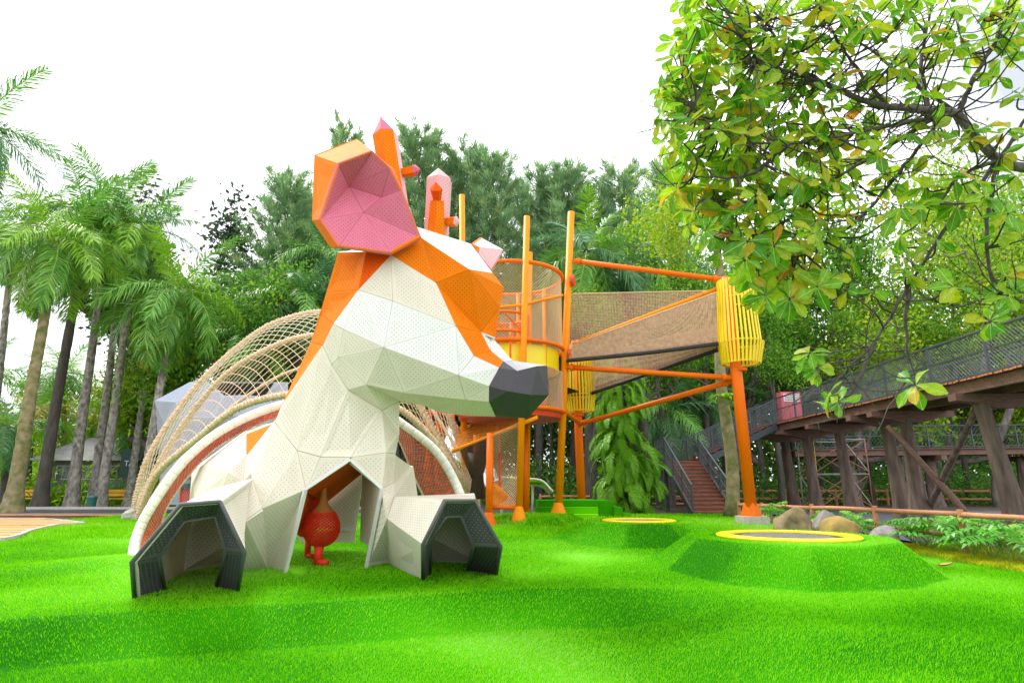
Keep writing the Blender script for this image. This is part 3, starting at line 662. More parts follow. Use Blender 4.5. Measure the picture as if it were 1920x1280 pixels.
# far half of the dome, behind the top hoop
H0 = [p + Vector((0, 2.6 * math.sin(math.pi * k / 119), -1.2 * math.sin(math.pi * k / 119))) for k, p in enumerate(H1)]
mb = MB(); mb.tube(H0, .06, 6); mb.build('hoop', 'tan_rope', dome, True)
for gpt in (gl, gr_):
    mb = MB()
    for k in range(7):
        a = k * .9; c = gpt + Vector((.2 * math.cos(a), .22 * math.sin(a) - .15, .1 + .05 * (k % 3)))
        mb.lathe(c, [(.0, -.2), (.16, -.14), (.2, 0), (.15, .13), (0, .19)], 8, axis=Vector((math.cos(a) * .4, math.sin(a) * .4, 1)))
    mb.build('footing', 'concrete', dome)
# white arch with the red net skirt, in front of the dome
arch = thing('net_arch', 'low white segmented arch with a red and grey net skirt round the sculpture', 'climbing net', (W(560, 1000, 13.6).x, 13.6, .2))
a0 = gz(248, 1062); a1 = gz(874, 1010)
H4 = spline([a0, W(257, 1005, 12.75), W(287, 944, 13.0), W(349, 860, 13.4), W(427, 800, 13.9), W(524, 760, 14.3), W(620, 746, 14.5), W(700, 760, 14.6), W(747, 789, 14.6), W(815, 843, 14.4), W(853, 903, 14.2), W(868, 950, 14.0), Vector((a1.x, a1.y, a1.z))], 150)
H5 = spline([gz(300, 1050), W(300, 1005, 13.3), W(316, 944, 13.5), W(381, 860, 13.9), W(443, 815, 14.3), W(520, 782, 14.7), W(620, 775, 14.9), W(700, 790, 15.0), W(742, 815, 15.0), W(775, 890, 14.8), W(802, 945, 14.6), W(812, 970, 14.4), gz(815, 995)], 150)
mb = MB(); rad = []; pth = []
for k in range(len(H4) - 1):
    for f, rr_ in ((0, .10), (.78, .10), (.86, .092), (.95, .092)) if k % 3 == 2 else ((0, .10), (.5, .10)):
        pth.append(H4[k].lerp(H4[k + 1], f)); rad.append(rr_)
mb.tube(pth, rad, 12); mb.build('hoop', 'white_tube', arch, True)
mb = MB(); mb.tube(H5, .03, 6); mb.build('edge_rope', 'cream_rope', arch, True)
for nm, off, cn in (('net', 0, 'red_rope'), ('net', .5, 'grey_rope')):
    mb = MB(); f = between(H4, H5)
    net(mb, lambda s, t, f=f, o=off: f(min(1, s + o / 170), t), 120, 6, .016 if cn != 'grey_rope' else .009); mb.build('net', cn, arch)

# ================================================================== GREY SCULPTURE
gs = thing('animal_sculpture', 'blue grey faceted sculpture half covered by the rope nets', 'sculpture', (W(430, 930, 23.5).x, 23.5, .42))
gv = {k: W(*p) for k, p in dict(a=(290,751,23), b=(356,716,23.2), c=(387,713,23), d=(329,754,22.6), e=(307,793,23), f=(421,741,22.8), g=(400,784,22.3), h=(335,782,22.4), i=(456,740,23), j=(440,780,22.4), k=(496,743,23), l=(515,716,23.2), m=(540,716,23.2), n=(540,765,22.6), o=(300,872,23), p=(345,850,22.3), q=(430,840,22.2), r=(540,835,22.4), s=(312,946,23), t=(350,946,22.5), u=(440,946,22.4), v=(540,946,22.5)).items()}
gin = W(430, 850, 25)
for f in ('abcd', 'ade', 'dcfgh', 'figj', 'iklmnj', 'edhpo', 'hgjqp', 'jnrq', 'opts', 'pqut', 'qrvu'):
    if f == 'figj': f = 'fijg'
    panel(gs, [gv[c] for c in f], 'blue_grey', gin)
gb = [W(300, 760, 25.5), W(350, 735, 26), W(540, 730, 26), W(560, 946, 26), W(300, 946, 26)]
for f in ((gv['a'], gb[0], gb[1], gv['b']), (gv['b'], gb[1], gb[2], gv['m']), (gb[0], gb[1], gb[2], gb[3], gb[4]), (gv['a'], gv['e'], gb[4], gb[0]), (gv['e'], gv['o'], gv['s'], gb[4])): panel(gs, list(f), 'blue_grey', gin)
# green canopy and red lattice under it
cn = thing('canopy', 'small dark green canopy on a post behind the white arch', 'canopy', (W(362, 940, 21.4).x, 21.4, .42))
mb = MB(); c = W(362, 905, 21.4); mb.lathe(c, [(.62, -.16), (.55, -.02), (.32, .14), (.02, .22)], 9); mb.build('roof', 'sign_green', cn)
mb = MB(); mb.tube([Vector((c.x, c.y, .40)), c], .05, 6); mb.build('post', 'dark_steel', cn)
lt = thing('lattice_screen', 'red rope lattice screen under the green canopy', 'screen', (W(356, 945, 21).x, 21, .42))
mb = MB(); p0, p1 = W(341, 912, 21), W(373, 912, 21); p0.z = p1.z = W(341, 908, 21).z; z0 = .5
net(mb, lambda s, t: Vector((p0.x + (p1.x - p0.x) * s, 21, p0.z + (z0 - p0.z) * t)), 8, 8, .016); mb.build('lattice', 'red_net', lt)
mb = MB(); mb.beam((p0.x, 21, p0.z), (p1.x, 21, p0.z), .06, .06); mb.beam((p0.x, 21, z0), (p1.x, 21, z0), .06, .06)
for x in (p0.x, p1.x): mb.beam((x, 21, .40), (x, 21, p0.z), .06, .06)
mb.build('frame', 'red_steel', lt)

# ================================================================== CLIMBING TOWER
TC = Vector((-.05, 19.3, 0)); TR = 1.7
tower = thing('climbing_tower', 'orange steel climbing tower wrapped in tan netting with a red platform and yellow wall', 'tower', (TC.x, TC.y, .42))
def pole(par, p0, p1, r, matn='orange_steel', foot=True, name='pole', n=14):
    mb = MB(); mb.tube([p0, p1], r, n)
    o_ = mb.build(name, matn, par, True)
    for poly in o_.data.polygons[-2:]: poly.use_smooth = False
    if foot:
        fm = MB(); fm.lathe(Vector((p0.x, p0.y, p0.z)), [(r * 2.2, -.05), (r * 2.2, .02), (r * 1.25, .32), (r * 1.05, .38)], 12); fm.build('foot_collar', matn, o_)
    return o_
def grd(u, v, Y):
    p = W(u, v, Y); p.z = hz(p.x, p.y); return p
pole(tower, grd(973, 981, 17.6), W(988, 406, 17.6), .095, 'yellow_orange_steel')
pole(tower, grd(1047, 958, 19.0), W(1071, 398, 19.2), .115, 'yellow_orange_steel')
pole(tower, grd(872, 958, 19.9), W(866, 366, 19.9), .10, 'yellow_orange_steel')
pole(tower, grd(986, 960, 20.6), W(993, 474, 20.8), .11, 'yellow_orange_steel')
pole(tower, grd(917, 980, 17.4), W(919, 812, 17.6), .10)
pole(tower, grd(985, 958, 19.6), W(984, 795, 19.6), .10, foot=False)
pole(tower, grd(895, 958, 21), W(893, 815, 21), .10, foot=False)
def ringpts(z, r, a0=0, a1=2 * math.pi, n=48, c=TC): return [Vector((c.x + r * math.cos(a0 + (a1 - a0) * k / n), c.y + r * math.sin(a0 + (a1 - a0) * k / n), z)) for k in range(n + (0 if abs(a1 - a0 - 2 * math.pi) < 1e-6 else 1))]
for z, r, mt in ((8.15, TR, 'orange_steel'), (5.7, TR, 'orange_steel'), (3.72, TR, 'orange_steel')):
    mb = MB(); mb.tube(ringpts(z, r), .065, 10, closed=True); mb.build('ring_rail', mt, tower, True)
# sloping rails between the posts, like a spiral
def spiral(z0, z1, a0, a1, r=TR, rad=.045, mt='yellow_orange_steel'):
    mb = MB(); n = 30; mb.tube([Vector((TC.x + r * math.cos(a0 + (a1 - a0) * k / n), TC.y + r * math.sin(a0 + (a1 - a0) * k / n), z0 + (z1 - z0) * k / n)) for k in range(n + 1)], rad, 8); mb.build('spiral_rail', mt, tower, True)
spiral(6.75, 7.5, R(-78), R(-10)); spiral(6.75, 6.55, R(-78), R(-150)); spiral(7.5, 8.1, R(-10), R(60))
mb = MB()
net(mb, lambda s, t: Vector((TC.x + TR * .98 * math.cos(2 * math.pi * s), TC.y + TR * .98 * math.sin(2 * math.pi * s), 5.74 + 2.38 * t)), 104, 24, .0075); mb.build('safety_net', 'tan_rope', tower)
mb = MB()
net(mb, lambda s, t: Vector((TC.x + TR * .98 * math.cos(2 * math.pi * s), TC.y + TR * .98 * math.sin(2 * math.pi * s), 3.75 + 1.2 * t)), 104, 12, .0075); mb.build('safety_net', 'tan_rope', tower)
# yellow wall: curved panels
for k in range(8):
    a0, a1 = 2 * math.pi * k / 8 + .02, 2 * math.pi * (k + 1) / 8 - .02; mb = MB(); n = 8; vs = []
    for j in range(n + 1):
        a = a0 + (a1 - a0) * j / n
        for r_, z in ((1.55, 5.0), (1.55, 5.62), (1.52, 5.62), (1.52, 5.0)): vs.append((TC.x + r_ * math.cos(a), TC.y + r_ * math.sin(a), z))
    fs = [(4 * j + q_, 4 * j + (q_ + 1) % 4, 4 * j + 4 + (q_ + 1) % 4, 4 * j + 4 + q_) for j in range(n) for q_ in range(4)] + [(0, 1, 2, 3), (4 * n + 3, 4 * n + 2, 4 * n + 1, 4 * n)]
    mb.add(vs, fs); mb.build('wall_panel', 'yellow_paint', tower)
mb = MB(); mb.lathe(TC, [(.02, 3.5), (1.62, 3.5), (1.66, 3.66), (.02, 3.66)], 40); mb.build('platform', 'red_steel', tower)
mb = MB(); mb.lathe(TC, [(.5, 5.0), (1.5, 5.0), (1.5, 5.06), (.5, 5.06)], 40); mb.build('platform', 'yellow_paint', tower)
# inner hoop ladder left of the near post
c3 = W(950, 600, 18.0); c3 = Vector((c3.x - .05, 18.2, 0))
for z in (6.52, 5.95): mb = MB(); mb.tube(ringpts(z, .72, c=c3, n=30), .045, 8, closed=True); mb.build('hoop', 'orange_steel', tower, True)
mb = MB()
for k in range(8):
    a = k * math.pi / 4; b = a + math.pi / 4
    p = lambda a, z: Vector((c3.x + .72 * math.cos(a), c3.y + .72 * math.sin(a), z))
    mb.tube([p(a, 6.5), p(b, 5.95)], .026, 6)
mb.build('brace', 'orange_steel', tower)
for a in (-.3, 1.3, 3.2): 
    p = Vector((c3.x + .72 * math.cos(a), c3.y + .72 * math.sin(a), 0)); mb = MB(); mb.tube([p + Vector((0, 0, 3.7)), p + Vector((0, 0, 6.55))], .07, 8); mb.build('post', 'orange_steel', tower, True)
for a in (R(40), R(80), R(120)):
    p = Vector((TC.x + 1.5 * math.cos(a), TC.y + 1.5 * math.sin(a), 0)); mb = MB(); mb.tube([p + Vector((0, 0, 3.6)), p + Vector((0, 0, 8.1))], .06, 8); mb.build('post', 'yellow_orange_steel', tower, True)
for v_ in (415, 665):
    p = W(1070 if v_ == 665 else 1074, v_ if v_ > 600 else 526, 19.05); mb = MB(); mb.lathe(p, [(.02, -.06), (.2, -.05), (.2, .05), (.02, .06)], 14, axis=Vector((1, -.3, 0))); mb.build('end_cap', 'red_steel', tower)
# climbing ramp below the platform
mb = MB(); ra, rb_ = W(1008, 782, 17.7), W(848, 846, 18.6); mb.tube([ra, rb_], .06, 8); mb.build('ramp_rail', 'yellow_orange_steel', tower, True)
rc, rd = W(1000, 770, 19.6), W(858, 800, 20.4)
mb = MB(); net(mb, lambda s, t: ra.lerp(rb_, s).lerp(rc.lerp(rd, s), t), 24, 13, .010); mb.build('ramp_net', 'orange_rope', tower)
mb = MB(); q0, q1, q2, q3 = W(918, 818, 17.45), W(974, 790, 17.6), W(974, 950, 17.65), W(918, 952, 17.5)
net(mb, lambda s, t: q0.lerp(q1, s).lerp(q3.lerp(q2, s), t) + Vector((0, 1.2 * math.sin(math.pi * t), 0)), 12, 30, .009); mb.build('curtain_net', 'tan_rope', tower)
mb = MB(); q4, q5, q6, q7 = W(918, 908, 17.6), W(930, 905, 18.2), W(972, 948, 18.0), W(918, 950, 17.5)
net(mb, lambda s, t: q4.lerp(q5, s).lerp(q7.lerp(q6, s), t), 14, 14, .014); mb.build('floor_net', 'orange_rope', tower)
mb = MB(); mb.tube([q7, W(974, 951, 17.65)], .05, 8); mb.build('cross_bar', 'orange_steel', tower, True)
mb = MB(); mb.tube([W(937, 800, 18.4), W(937, 925, 18.4)], .03, 6); mb.tube([W(937, 918, 18.4), W(948, 935, 18.3), W(962, 947, 18)], [.03, .07, .03], 6); mb.build('climbing_rope', 'red_net', tower)
# brown funnel net hanging from the ramp rail
fa, fb = W(862, 842, 18.5), W(924, 818, 18.0)
def funnel(s, t):
    p = fa.lerp(fb, s); c = W(898, 880, 19.0); k = .35 + .65 * (1 - min(1, t * 1.6)) if t < .6 else .35 + .4 * (t - .6)
    x = c.x + (p.x - c.x) * k; return Vector((x, p.y + .6 * t, p.z + (W(880, 935, 19).z - p.z) * t))
mb = MB(); net(mb, funnel, 26, 30, .012); mb.build('funnel_net', 'dark_rope', tower)

# small red-roofed frame with a tube slide, further back
fr = thing('play_frame', 'small orange play frame with red arched top behind the net arch', 'frame', (W(822, 950, 24).x, 24, .42))
for u in (803, 822, 846): 
    p = W(u, 900, 24); mb = MB(); mb.tube([Vector((p.x, 24, .40)), W(u, 772, 24)], .13, 8); mb.build('post', 'orange_steel', fr, True)
mb = MB(); c = W(823, 792, 24); n = 12; vs = []
for k in range(n + 1):
    a = math.pi * k / n
    for yy in (23.7, 24.6):
        for r_ in (.62, .40): vs.append((c.x + r_ * math.cos(a), yy, c.z + r_ * .75 * math.sin(a)))
mb.add(vs, [(4 * k + a, 4 * k + b, 4 * k + 4 + b, 4 * k + 4 + a) for k in range(n) for a, b in ((0, 1), (1, 3), (3, 2), (2, 0))]); mb.build('arched_top', 'red_steel', fr)
sl = thing('tube_slide', 'ribbed silver tube slide curling down beside the orange frame', 'slide', (W(850, 950, 22.5).x, 22.5, .42))
pts = spline([W(838, 790, 24.5), W(846, 822, 23.6), W(850, 852, 22.8), W(905, 880, 22.3), W(925, 912, 22.0)], 40)
mb = MB(); mb.tube(pts, [.36 + .02 * (k % 2) for k in range(40)], 14, False); mb.build('tube', 'steel', sl, True)
mb = MB(); mb.tube([Vector((pts[22].x, pts[22].y, .40)), pts[22]], .06, 8); mb.build('support', 'white_tube', sl)
slide = thing('slide_chute', 'polished steel slide chute ending above the turf steps', 'slide', (W(1000, 950, 22).x, 22, .42))
pa = spline([W(922, 898, 22), W(945, 903, 22), W(980, 906, 21.9), W(1015, 909, 21.8), W(1037, 930, 21.5)], 20); mb = MB(); vs = []
for p in pa:
    for dx, dz in ((0, .16), (.03, .0), (.45, -.08), (.9, 0), (.93, .16)): vs.append(p + Vector((0, dx, dz - (.12 if False else 0))))
mb.add(vs, [(5 * k + j, 5 * k + j + 1, 5 * k + 6 + j, 5 * k + 5 + j) for k in range(19) for j in range(4)]); mb.build('chute', 'steel', slide, True)
for off in (0, .93):
    mb = MB(); mb.tube([p + Vector((0, off, .16)) for p in pa], .03, 6); mb.build('side_rail', 'white_tube', slide, True)
for k in (4, 12):
    mb = MB(); mb.tube([Vector((pa[k].x, pa[k].y + .45, .40)), pa[k] + Vector((0, .45, -.05))], .05, 8); mb.build('support', 'white_tube', slide, True)

# ================================================================== BASKETS, BRACES AND NET BRIDGES
def basket(par, top, wid, bot, rt, rw, rb, n, gap, matn='yellow_paint', zsl=None):
    """open cylinder of flat slats; gap = half angle left open round direction gap[0]"""
    ax = (top - bot).normalized(); a = ax.cross(Vector((0, 1, 0))).normalized(); b = ax.cross(a)
    for k in range(n):
        an = 2 * math.pi * k / n; d = a * math.cos(an) + b * math.sin(an)
        rise = 0
        if gap and abs((an - gap[0] + math.pi) % (2 * math.pi) - math.pi) < gap[1]: seq = ((wid, rw), (bot, rb))
        else: seq = ((top, rt), (wid, rw), (bot, rb))
        mb = MB(); tng = ax.cross(d)
        vs = []
        for c, r_ in seq:
            for o_, s_ in ((0, -1), (0, 1), (.03, 1), (.03, -1)): vs.append(c + d * (r_ + o_) + tng * s_ * .030)
        m_ = len(seq); fs = [(4 * j + q_, 4 * j + (q_ + 1) % 4, 4 * j + 4 + (q_ + 1) % 4, 4 * j + 4 + q_) for j in range(m_ - 1) for q_ in range(4)] + [(3, 2, 1, 0), tuple(4 * (m_ - 1) + i for i in range(4))]
        mb.add(vs, fs); mb.build('slat', matn, par)
    for c, r_ in ((top.lerp(wid, .12), rt + (rw - rt) * .12 - .03), (top.lerp(wid, .3), rt + (rw - rt) * .3 - .03), (wid, rw - .025), (bot.lerp(wid, .06), rb - .02)):
        mb = MB(); mb.tube([c + (a * math.cos(2 * math.pi * k / 30) + b * math.sin(2 * math.pi * k / 30)) * r_ for k in range(30)], .028, 6, closed=True); mb.build('band', matn, par, True)
t6b = W(1410, 975, 18); t6b.z = W(1410, 966, 18).z
mast = thing('basket_mast', 'leaning orange mast on a concrete block carrying a yellow slatted basket', 'mast', (t6b.x, 18, t6b.z - .25))
pole(mast, t6b, W(1362, 520, 18), .165, name='pole', foot=False)
mb = MB(); mb.lathe(t6b, [(.30, -.02), (.30, .03), (.21, .30), (.17, .36)], 4); mb.build('foot_collar', 'orange_steel', mast)
mb = MB(); mb.box((t6b.x, 18, t6b.z - .22), (.72, .7, .42)); mb.build('block', 'concrete', mast)
mb = MB(); c = W(1387, 693, 18); mb.lathe(c, [(.168, -.05), (.21, -.04), (.21, .04), (.168, .05)], 16); mb.build('flange', 'orange_steel', mast)
basket(mast, W(1378, 528, 18), W(1389, 643, 18), W(1390, 683, 18), .53, .64, .53, 34, (math.pi, .85))
t5b = grd(1091, 943, 22.5)
mast2 = thing('basket_mast', 'upright orange mast with a yellow slatted basket behind the turf steps', 'mast', t5b)
pole(mast2, t5b, W(1078, 640, 22.5), .15, foot=False)
mb = MB(); c = W(1085, 778, 22.5); mb.lathe(c, [(.152, -.05), (.20, -.04), (.20, .04), (.152, .05)], 16); mb.build('flange', 'orange_steel', mast2)
basket(mast2, W(1084, 648, 22.5), W(1087, 741, 22.5), W(1088, 772, 22.5), .50, .56, .47, 30, None)
def bar(name, label, p0, p1, r, matn='orange_steel'):
    pass
# braces that tie tower and masts together belong to the leaning mast
for a, b, r_, mt in (((1076, 489, 19.1), (1366, 526, 18), .085, 'orange_steel'), ((1062, 688, 19.0), (1384, 709, 18), .085, 'orange_steel'), ((1089, 794, 22.3), (1384, 711, 18), .085, 'orange_steel'), ((1074, 645, 19.1), (1345, 541, 18.1), .06, 'yellow_orange_steel'), ((1058, 770, 19.1), (1088, 794, 22.3), .075, 'orange_steel')):
    mb = MB(); p, q_ = W(*a), W(*b); mb.tube([p, q_], r_, 10); o_ = mb.build('brace', mt, mast, True)
    t = (q_ - p).normalized()
    for f in (.12, (q_ - p).length - .45):
        c = p + t * f; mb = MB(); mb.tube([c, c + t * .1], r_ * 1.35, 10); mb.build('clamp', mt, o_)
def netsheet(name, par, c00, c10, c11, c01, nu, nv, r, matn, sag=0, diag=False, n=(0, 0, -1)):
    c = [Vector(x) for x in (c00, c10, c11, c01)]; n = Vector(n)
    mb = MB(); net(mb, lambda s, t: c[0].lerp(c[1], s).lerp(c[3].lerp(c[2], s), t) + n * sag * math.sin(math.pi * s), nu, nv, r, diag, sub=2 if not sag else 1); return mb.build(name, matn, par)
b1 = thing('net_bridge', 'long tan net bridge with black edge ropes from the tower to the yellow basket', 'net bridge', (W(1200, 900, 18.6).x, 18.6, .42))
netsheet('side_net', b1, W(1073, 551, 20.2), W(1338, 545, 18.9), W(1345, 640, 18.6), W(1066, 672, 20.2), 90, 40, .0095, 'bridge_rope', .05)
netsheet('side_net', b1, W(1076, 645, 18.8), W(1343, 548, 17.6), W(1345, 642, 17.9), W(1066, 674, 18.9), 90, 40, .0095, 'bridge_rope', .03)
netsheet('floor_net', b1, W(1066, 674, 18.9), W(1345, 643, 17.9), W(1345, 641, 18.6), W(1066, 672, 20.2), 80, 16, .011, 'dark_rope', .04)
for a, b in (((1062, 676, 18.85), (1347, 644, 17.85)), ((1066, 674, 20.2), (1347, 640, 18.6))):
    mb = MB(); mb.tube(spline([W(*a), (W(*a) + W(*b)) / 2 + Vector((0, 0, -.04)), W(*b)], 12), .065, 8); mb.build('edge_rope', 'black_rubber', b1, True)
for a, b in (((1073, 551, 20.2), (1338, 545, 18.9)), ((1076, 645, 18.8), (1343, 548, 17.6))):
    mb = MB(); mb.tube([W(*a), W(*b)], .022, 6); mb.build('top_rope', 'tan_rope', b1, True)
b2 = thing('net_bridge', 'steep tan net bridge rising from the rear yellow basket below the long bridge', 'net bridge', (W(1210, 900, 20.5).x, 20.5, .42))
netsheet('side_net', b2, W(1112, 660, 22.2), W(1342, 620, 18.4), W(1342, 655, 18.4), W(1106, 736, 22.2), 80, 30, .0095, 'bridge_rope', .02)
netsheet('side_net', b2, W(1112, 655, 23.4), W(1342, 612, 19.2), W(1342, 650, 19.2), W(1106, 728, 23.4), 60, 24, .0095, 'bridge_rope', .02)
for a, b in (((1104, 739, 22.2), (1345, 656, 18.4)), ((1104, 730, 23.4), (1345, 650, 19.2))):
    mb = MB(); mb.tube([W(*a), W(*b)], .065, 8); mb.build('edge_rope', 'black_rubber', b2, True)
mb = MB(); mb.add([W(1047, 720, 21.5), W(1100, 738, 22.1), W(1052, 742, 22.4)], [(0, 1, 2)]); mb.add([W(1047, 720, 21.5) + Vector((0, 0, -.04)), W(1100, 738, 22.1) + Vector((0, 0, -.04)), W(1052, 742, 22.4) + Vector((0, 0, -.04))], [(2, 1, 0)])
mb.build('landing_mat', 'black_rubber', b2)

# ================================================================== TRAMPOLINES, TURF STEPS
for k, (m, ro, ri, lab) in enumerate(((MOUNDS[0], 1.24, 1.0, 'round trampoline with wide yellow rim in the big turf mound by the boulders'), (MOUNDS[1], .88, .72, 'smaller yellow rimmed trampoline sunk in the low turf mound before the turf steps'))):
    zc = hz(m[0], m[1]); t = thing('trampoline', lab, 'trampoline', (m[0] - (.02), m[1], zc))
    mb = MB(); c = Vector((m[0], m[1], zc)); mb.lathe(c, [(ro, .0), (ro + .02, .03), (ro - .02, .05), (ri + .02, .055), (ri, .045), (ri, .01)], 56); mb.build('rim', 'yellow_paint', t, True)
    mb = MB(); mb.lathe(c, [(ri + .01, .012), (.01, .010)], 48); mb.build('mat', 'black_rubber', t)
    for j in range(-4, 5):
        mb = MB(); hw = math.sqrt(max(.01, (ri * .8) ** 2 - (j * .17) ** 2)); mb.box((m[0], m[1] + j * .17 * ri, zc + .018), (2 * hw, .03, .006)); mb.build('mat_strip', 'grey_rope', t)
steps = thing('turf_steps', 'stepped seat block covered in green turf behind the trampolines', 'steps', (2.3, 20.5, .42))
def turfbox(x0, x1, y0, y1, z0, z1):
    n = 6; mb = MB(); mb.box(((x0 + x1) / 2, (y0 + y1) / 2, (z0 + z1) / 2), (x1 - x0, y1 - y0, z1 - z0)); o_ = mb.build('block', 'turf', steps)
    at = o_.data.attributes.new('rnd', 'FLOAT', 'POINT'); at.data.foreach_set('value', [.3] * len(o_.data.vertices)); return o_
zb = .36
xs = lambda u, Y: W(u, 940, Y).x
turfbox(xs(1008, 20.5), xs(1122, 20.5), 20.4, 22.2, zb, 1.04); turfbox(xs(1122, 20.5) + .005, xs(1149, 20.5), 20.39, 22.2, zb, 1.03)
turfbox(xs(1004, 20.1), xs(1120, 20.1), 19.95, 20.395, zb, .84); turfbox(xs(1149, 20.4) + .005, xs(1166, 20.4), 20.3, 22.2, zb, .83)
turfbox(xs(1076, 19.7), xs(1120, 19.7), 19.5, 19.945, zb, .64); turfbox(xs(1166, 20.3) + .01, xs(1181, 20.3), 20.2, 22.2, zb, .63)
# ================================================================== ELEVATED WALKWAY AND STAIRCASE
DX0, DX1, DZ, DY0, DY1 = 11.9, 14.3, 4.22, 6.5, 30.2
walk = thing('elevated_walkway', 'raised timber walkway with dark mesh railing carried on tree trunk columns', 'walkway', (13.1, 20, .3))
plm = None; y = DY0; k = 0
while y < DY1:
    if plm is None:
        mb = MB(); mb.box((0, 0, 0), (DX1 - DX0 + .16, .135, .05), mi=0); mb.box((-(DX1 - DX0 + .16) / 2 - .004, 0, 0), (.008, .13, .046), mi=1); plm = mb.mesh('plank', ['plank', 'plank_end'])
    o_ = link('plank', plm, walk); o_.location = Vector(((DX0 + DX1) / 2 + random.uniform(-.04, .04), y, DZ - .025 + random.uniform(-.006, .006))) - walk.location; y += .15
for x in (DX0 + .12, (DX0 + DX1) / 2, DX1 - .12):
    mb = MB(); mb.beam((x, DY0, DZ - .2), (x, DY1, DZ - .2), .14, .28); mb.build('joist', 'beam', walk)
def rail_side(par, p0, p1, step, hh=1.12, mesh=True, dens=9, rn='rail', low=.06):
    p0, p1 = Vector(p0), Vector(p1); L = (p1 - p0).length; n = max(1, round(L / step)); up = Vector((0, 0, 1))
    for k in range(n + 1):
        p = p0.lerp(p1, k / n); mb = MB(); mb.box(p + up * (hh / 2), (.06, .06, hh)); mb.build('railing_post', 'dark_steel', par)
    mb = MB(); mb.beam(p0 + up * hh, p1 + up * hh, .07, .05); mb.build('top_rail', 'dark_steel', par)
    mb = MB(); mb.beam(p0 + up * hh * .55, p1 + up * hh * .55, .035, .035); mb.build('mid_rail', 'dark_steel', par)
    mb = MB(); mb.beam(p0 + up * low, p1 + up * low, .04, .04); mb.build('bottom_rail', 'dark_steel', par)
    if mesh:
        mb = MB(); net(mb, lambda s, t: p0.lerp(p1, s) + up * (low + (hh - low) * t), int(L * dens), dens, .0055); mb.build('mesh_infill', 'mesh_wire', par)
rail_side(walk, (DX0 + .05, DY0, DZ), (DX0 + .05, 30.15, DZ), 2.2); rail_side(walk, (DX1 - .05, DY0, DZ), (DX1 - .05, 30.15, DZ), 2.2, dens=7)
rail_side(walk, (DX0 + .05, 30.15, DZ), (DX1 - .05, 30.15, DZ), 2.3)
def column(par, x, y, top, lean=(0, 0), r0=.46, r1=.27, seed=0):
    rs = random.Random(seed); mb = MB(); n = 44; g = hz(x, y) - .05; K = 26; vs = []
    for i in range(K):
        t = i / (K - 1); z = g + (top - g) * t; rr_ = r1 + (r0 - r1) * (1 - t) ** 1.6 + .10 * (1 - t) ** 8
        for j in range(n):
            a = 2 * math.pi * j / n; q_ = rr_ * (1 + .09 * mnoise.noise((math.cos(a) * 2.2 + seed, math.sin(a) * 2.2, t * 1.2)) + .10 * abs(mnoise.noise((math.cos(a) * 6.5 + seed, math.sin(a) * 6.5, t * 2.6 + seed))) - .03 + .03 * mnoise.noise((a * 9, t * 14, seed)))
            vs.append((x + lean[0] * t + q_ * math.cos(a), y + lean[1] * t + q_ * math.sin(a), z))
    mb.add(vs, [(i * n + j, i * n + (j + 1) % n, (i + 1) * n + (j + 1) % n, (i + 1) * n + j) for i in range(K - 1) for j in range(n)])
    mb.build('column', 'bark_column', par, True)
def bracket(par, x0, x1, y, z, hgt=.36, w_=.30):
    mb = MB(); prof = [(x0, z), (x1, z), (x1, z - hgt * .5), (x1 - .45, z - hgt * .62), ((x0 + x1) / 2 + .35, z - hgt), ((x0 + x1) / 2 - .35, z - hgt), (x0 + .45, z - hgt * .62), (x0, z - hgt * .5)]
    n = len(prof); mb.add([(a, y - w_ / 2, b) for a, b in prof] + [(a, y + w_ / 2, b) for a, b in prof], [tuple(range(n))[::-1], tuple(range(n, 2 * n))] + [(i, (i + 1) % n, n + (i + 1) % n, n + i) for i in range(n)])
    mb.build('bracket', 'beam', par)
for s_, (y, dx) in enumerate(((16.3, -.1), (11.5, .1), (20.2, -.15), (21.5, .15), (24.6, .1), (27.3, 0), (29.6, .1))):
    column(walk, 13.1 + dx, y, DZ - .60, (-.12 - dx * .6 if s_ else -.5, 0), (.31 if s_ < 3 else .28), .18, s_ * 3.1); bracket(walk, 11.75, 14.45, y, DZ - .345)
for a, b in ((W(1664, 798, 19.9), ground(1846, 996)), (W(1829, 768, 16.5), ground(1724, 986))):
    mb = MB(); n = 10; pts = [Vector(a).lerp(Vector(b) + Vector((0, 0, -.05)), k / n) + Vector((random.uniform(-.015, .015), 0, random.uniform(-.015, .015))) for k in range(n + 1)]; mb.tube(pts, [.085 + .02 * k / n for k in range(n + 1)], 9); mb.build('brace', 'beam' if a.y > 19 else 'bark_column', walk, True)
# staircase: lower flight, landing, upper flight
stair = thing('staircase', 'red brown timber staircase with dark steel railings climbing to the raised walkway', 'staircase', (7.5, 24, .42))
sx0, sx1, sy0, sy1, sz0, LZ = 6.75, 8.25, 23.7, 27.5, hz(7.5, 23.6), 2.55; n = 14
for k in range(n):
    t = (k + 1) / n; mb = MB(); y = sy0 + (sy1 - sy0) * k / n; z = sz0 + (LZ - sz0) * t
    mb.box(((sx0 + sx1) / 2, y + .15, z - .025), (sx1 - sx0, .31, .05)); tr_ = mb.build('tread', 'red_wood', stair)
    mb = MB(); mb.box(((sx0 + sx1) / 2, y + .012, z - .105), (sx1 - sx0 - .01, .02, .105)); mb.build('gap_shade_board', 'plank', stair)  # dark boards paint in the shade of the gaps between treads
for x in (sx0 - .04, sx1 + .04): mb = MB(); mb.beam((x, sy0 - .1, sz0 + .02), (x, sy1, LZ - .12), .07, .26); mb.build('stringer', 'dark_steel', stair)
for k in range(13):
    mb = MB(); mb.box(((sx0 + sx1) / 2, sy1 + .09 + k * .15, LZ - .025), (sx1 - sx0 + .2, .14, .05)); mb.build('landing_board', 'red_wood', stair)
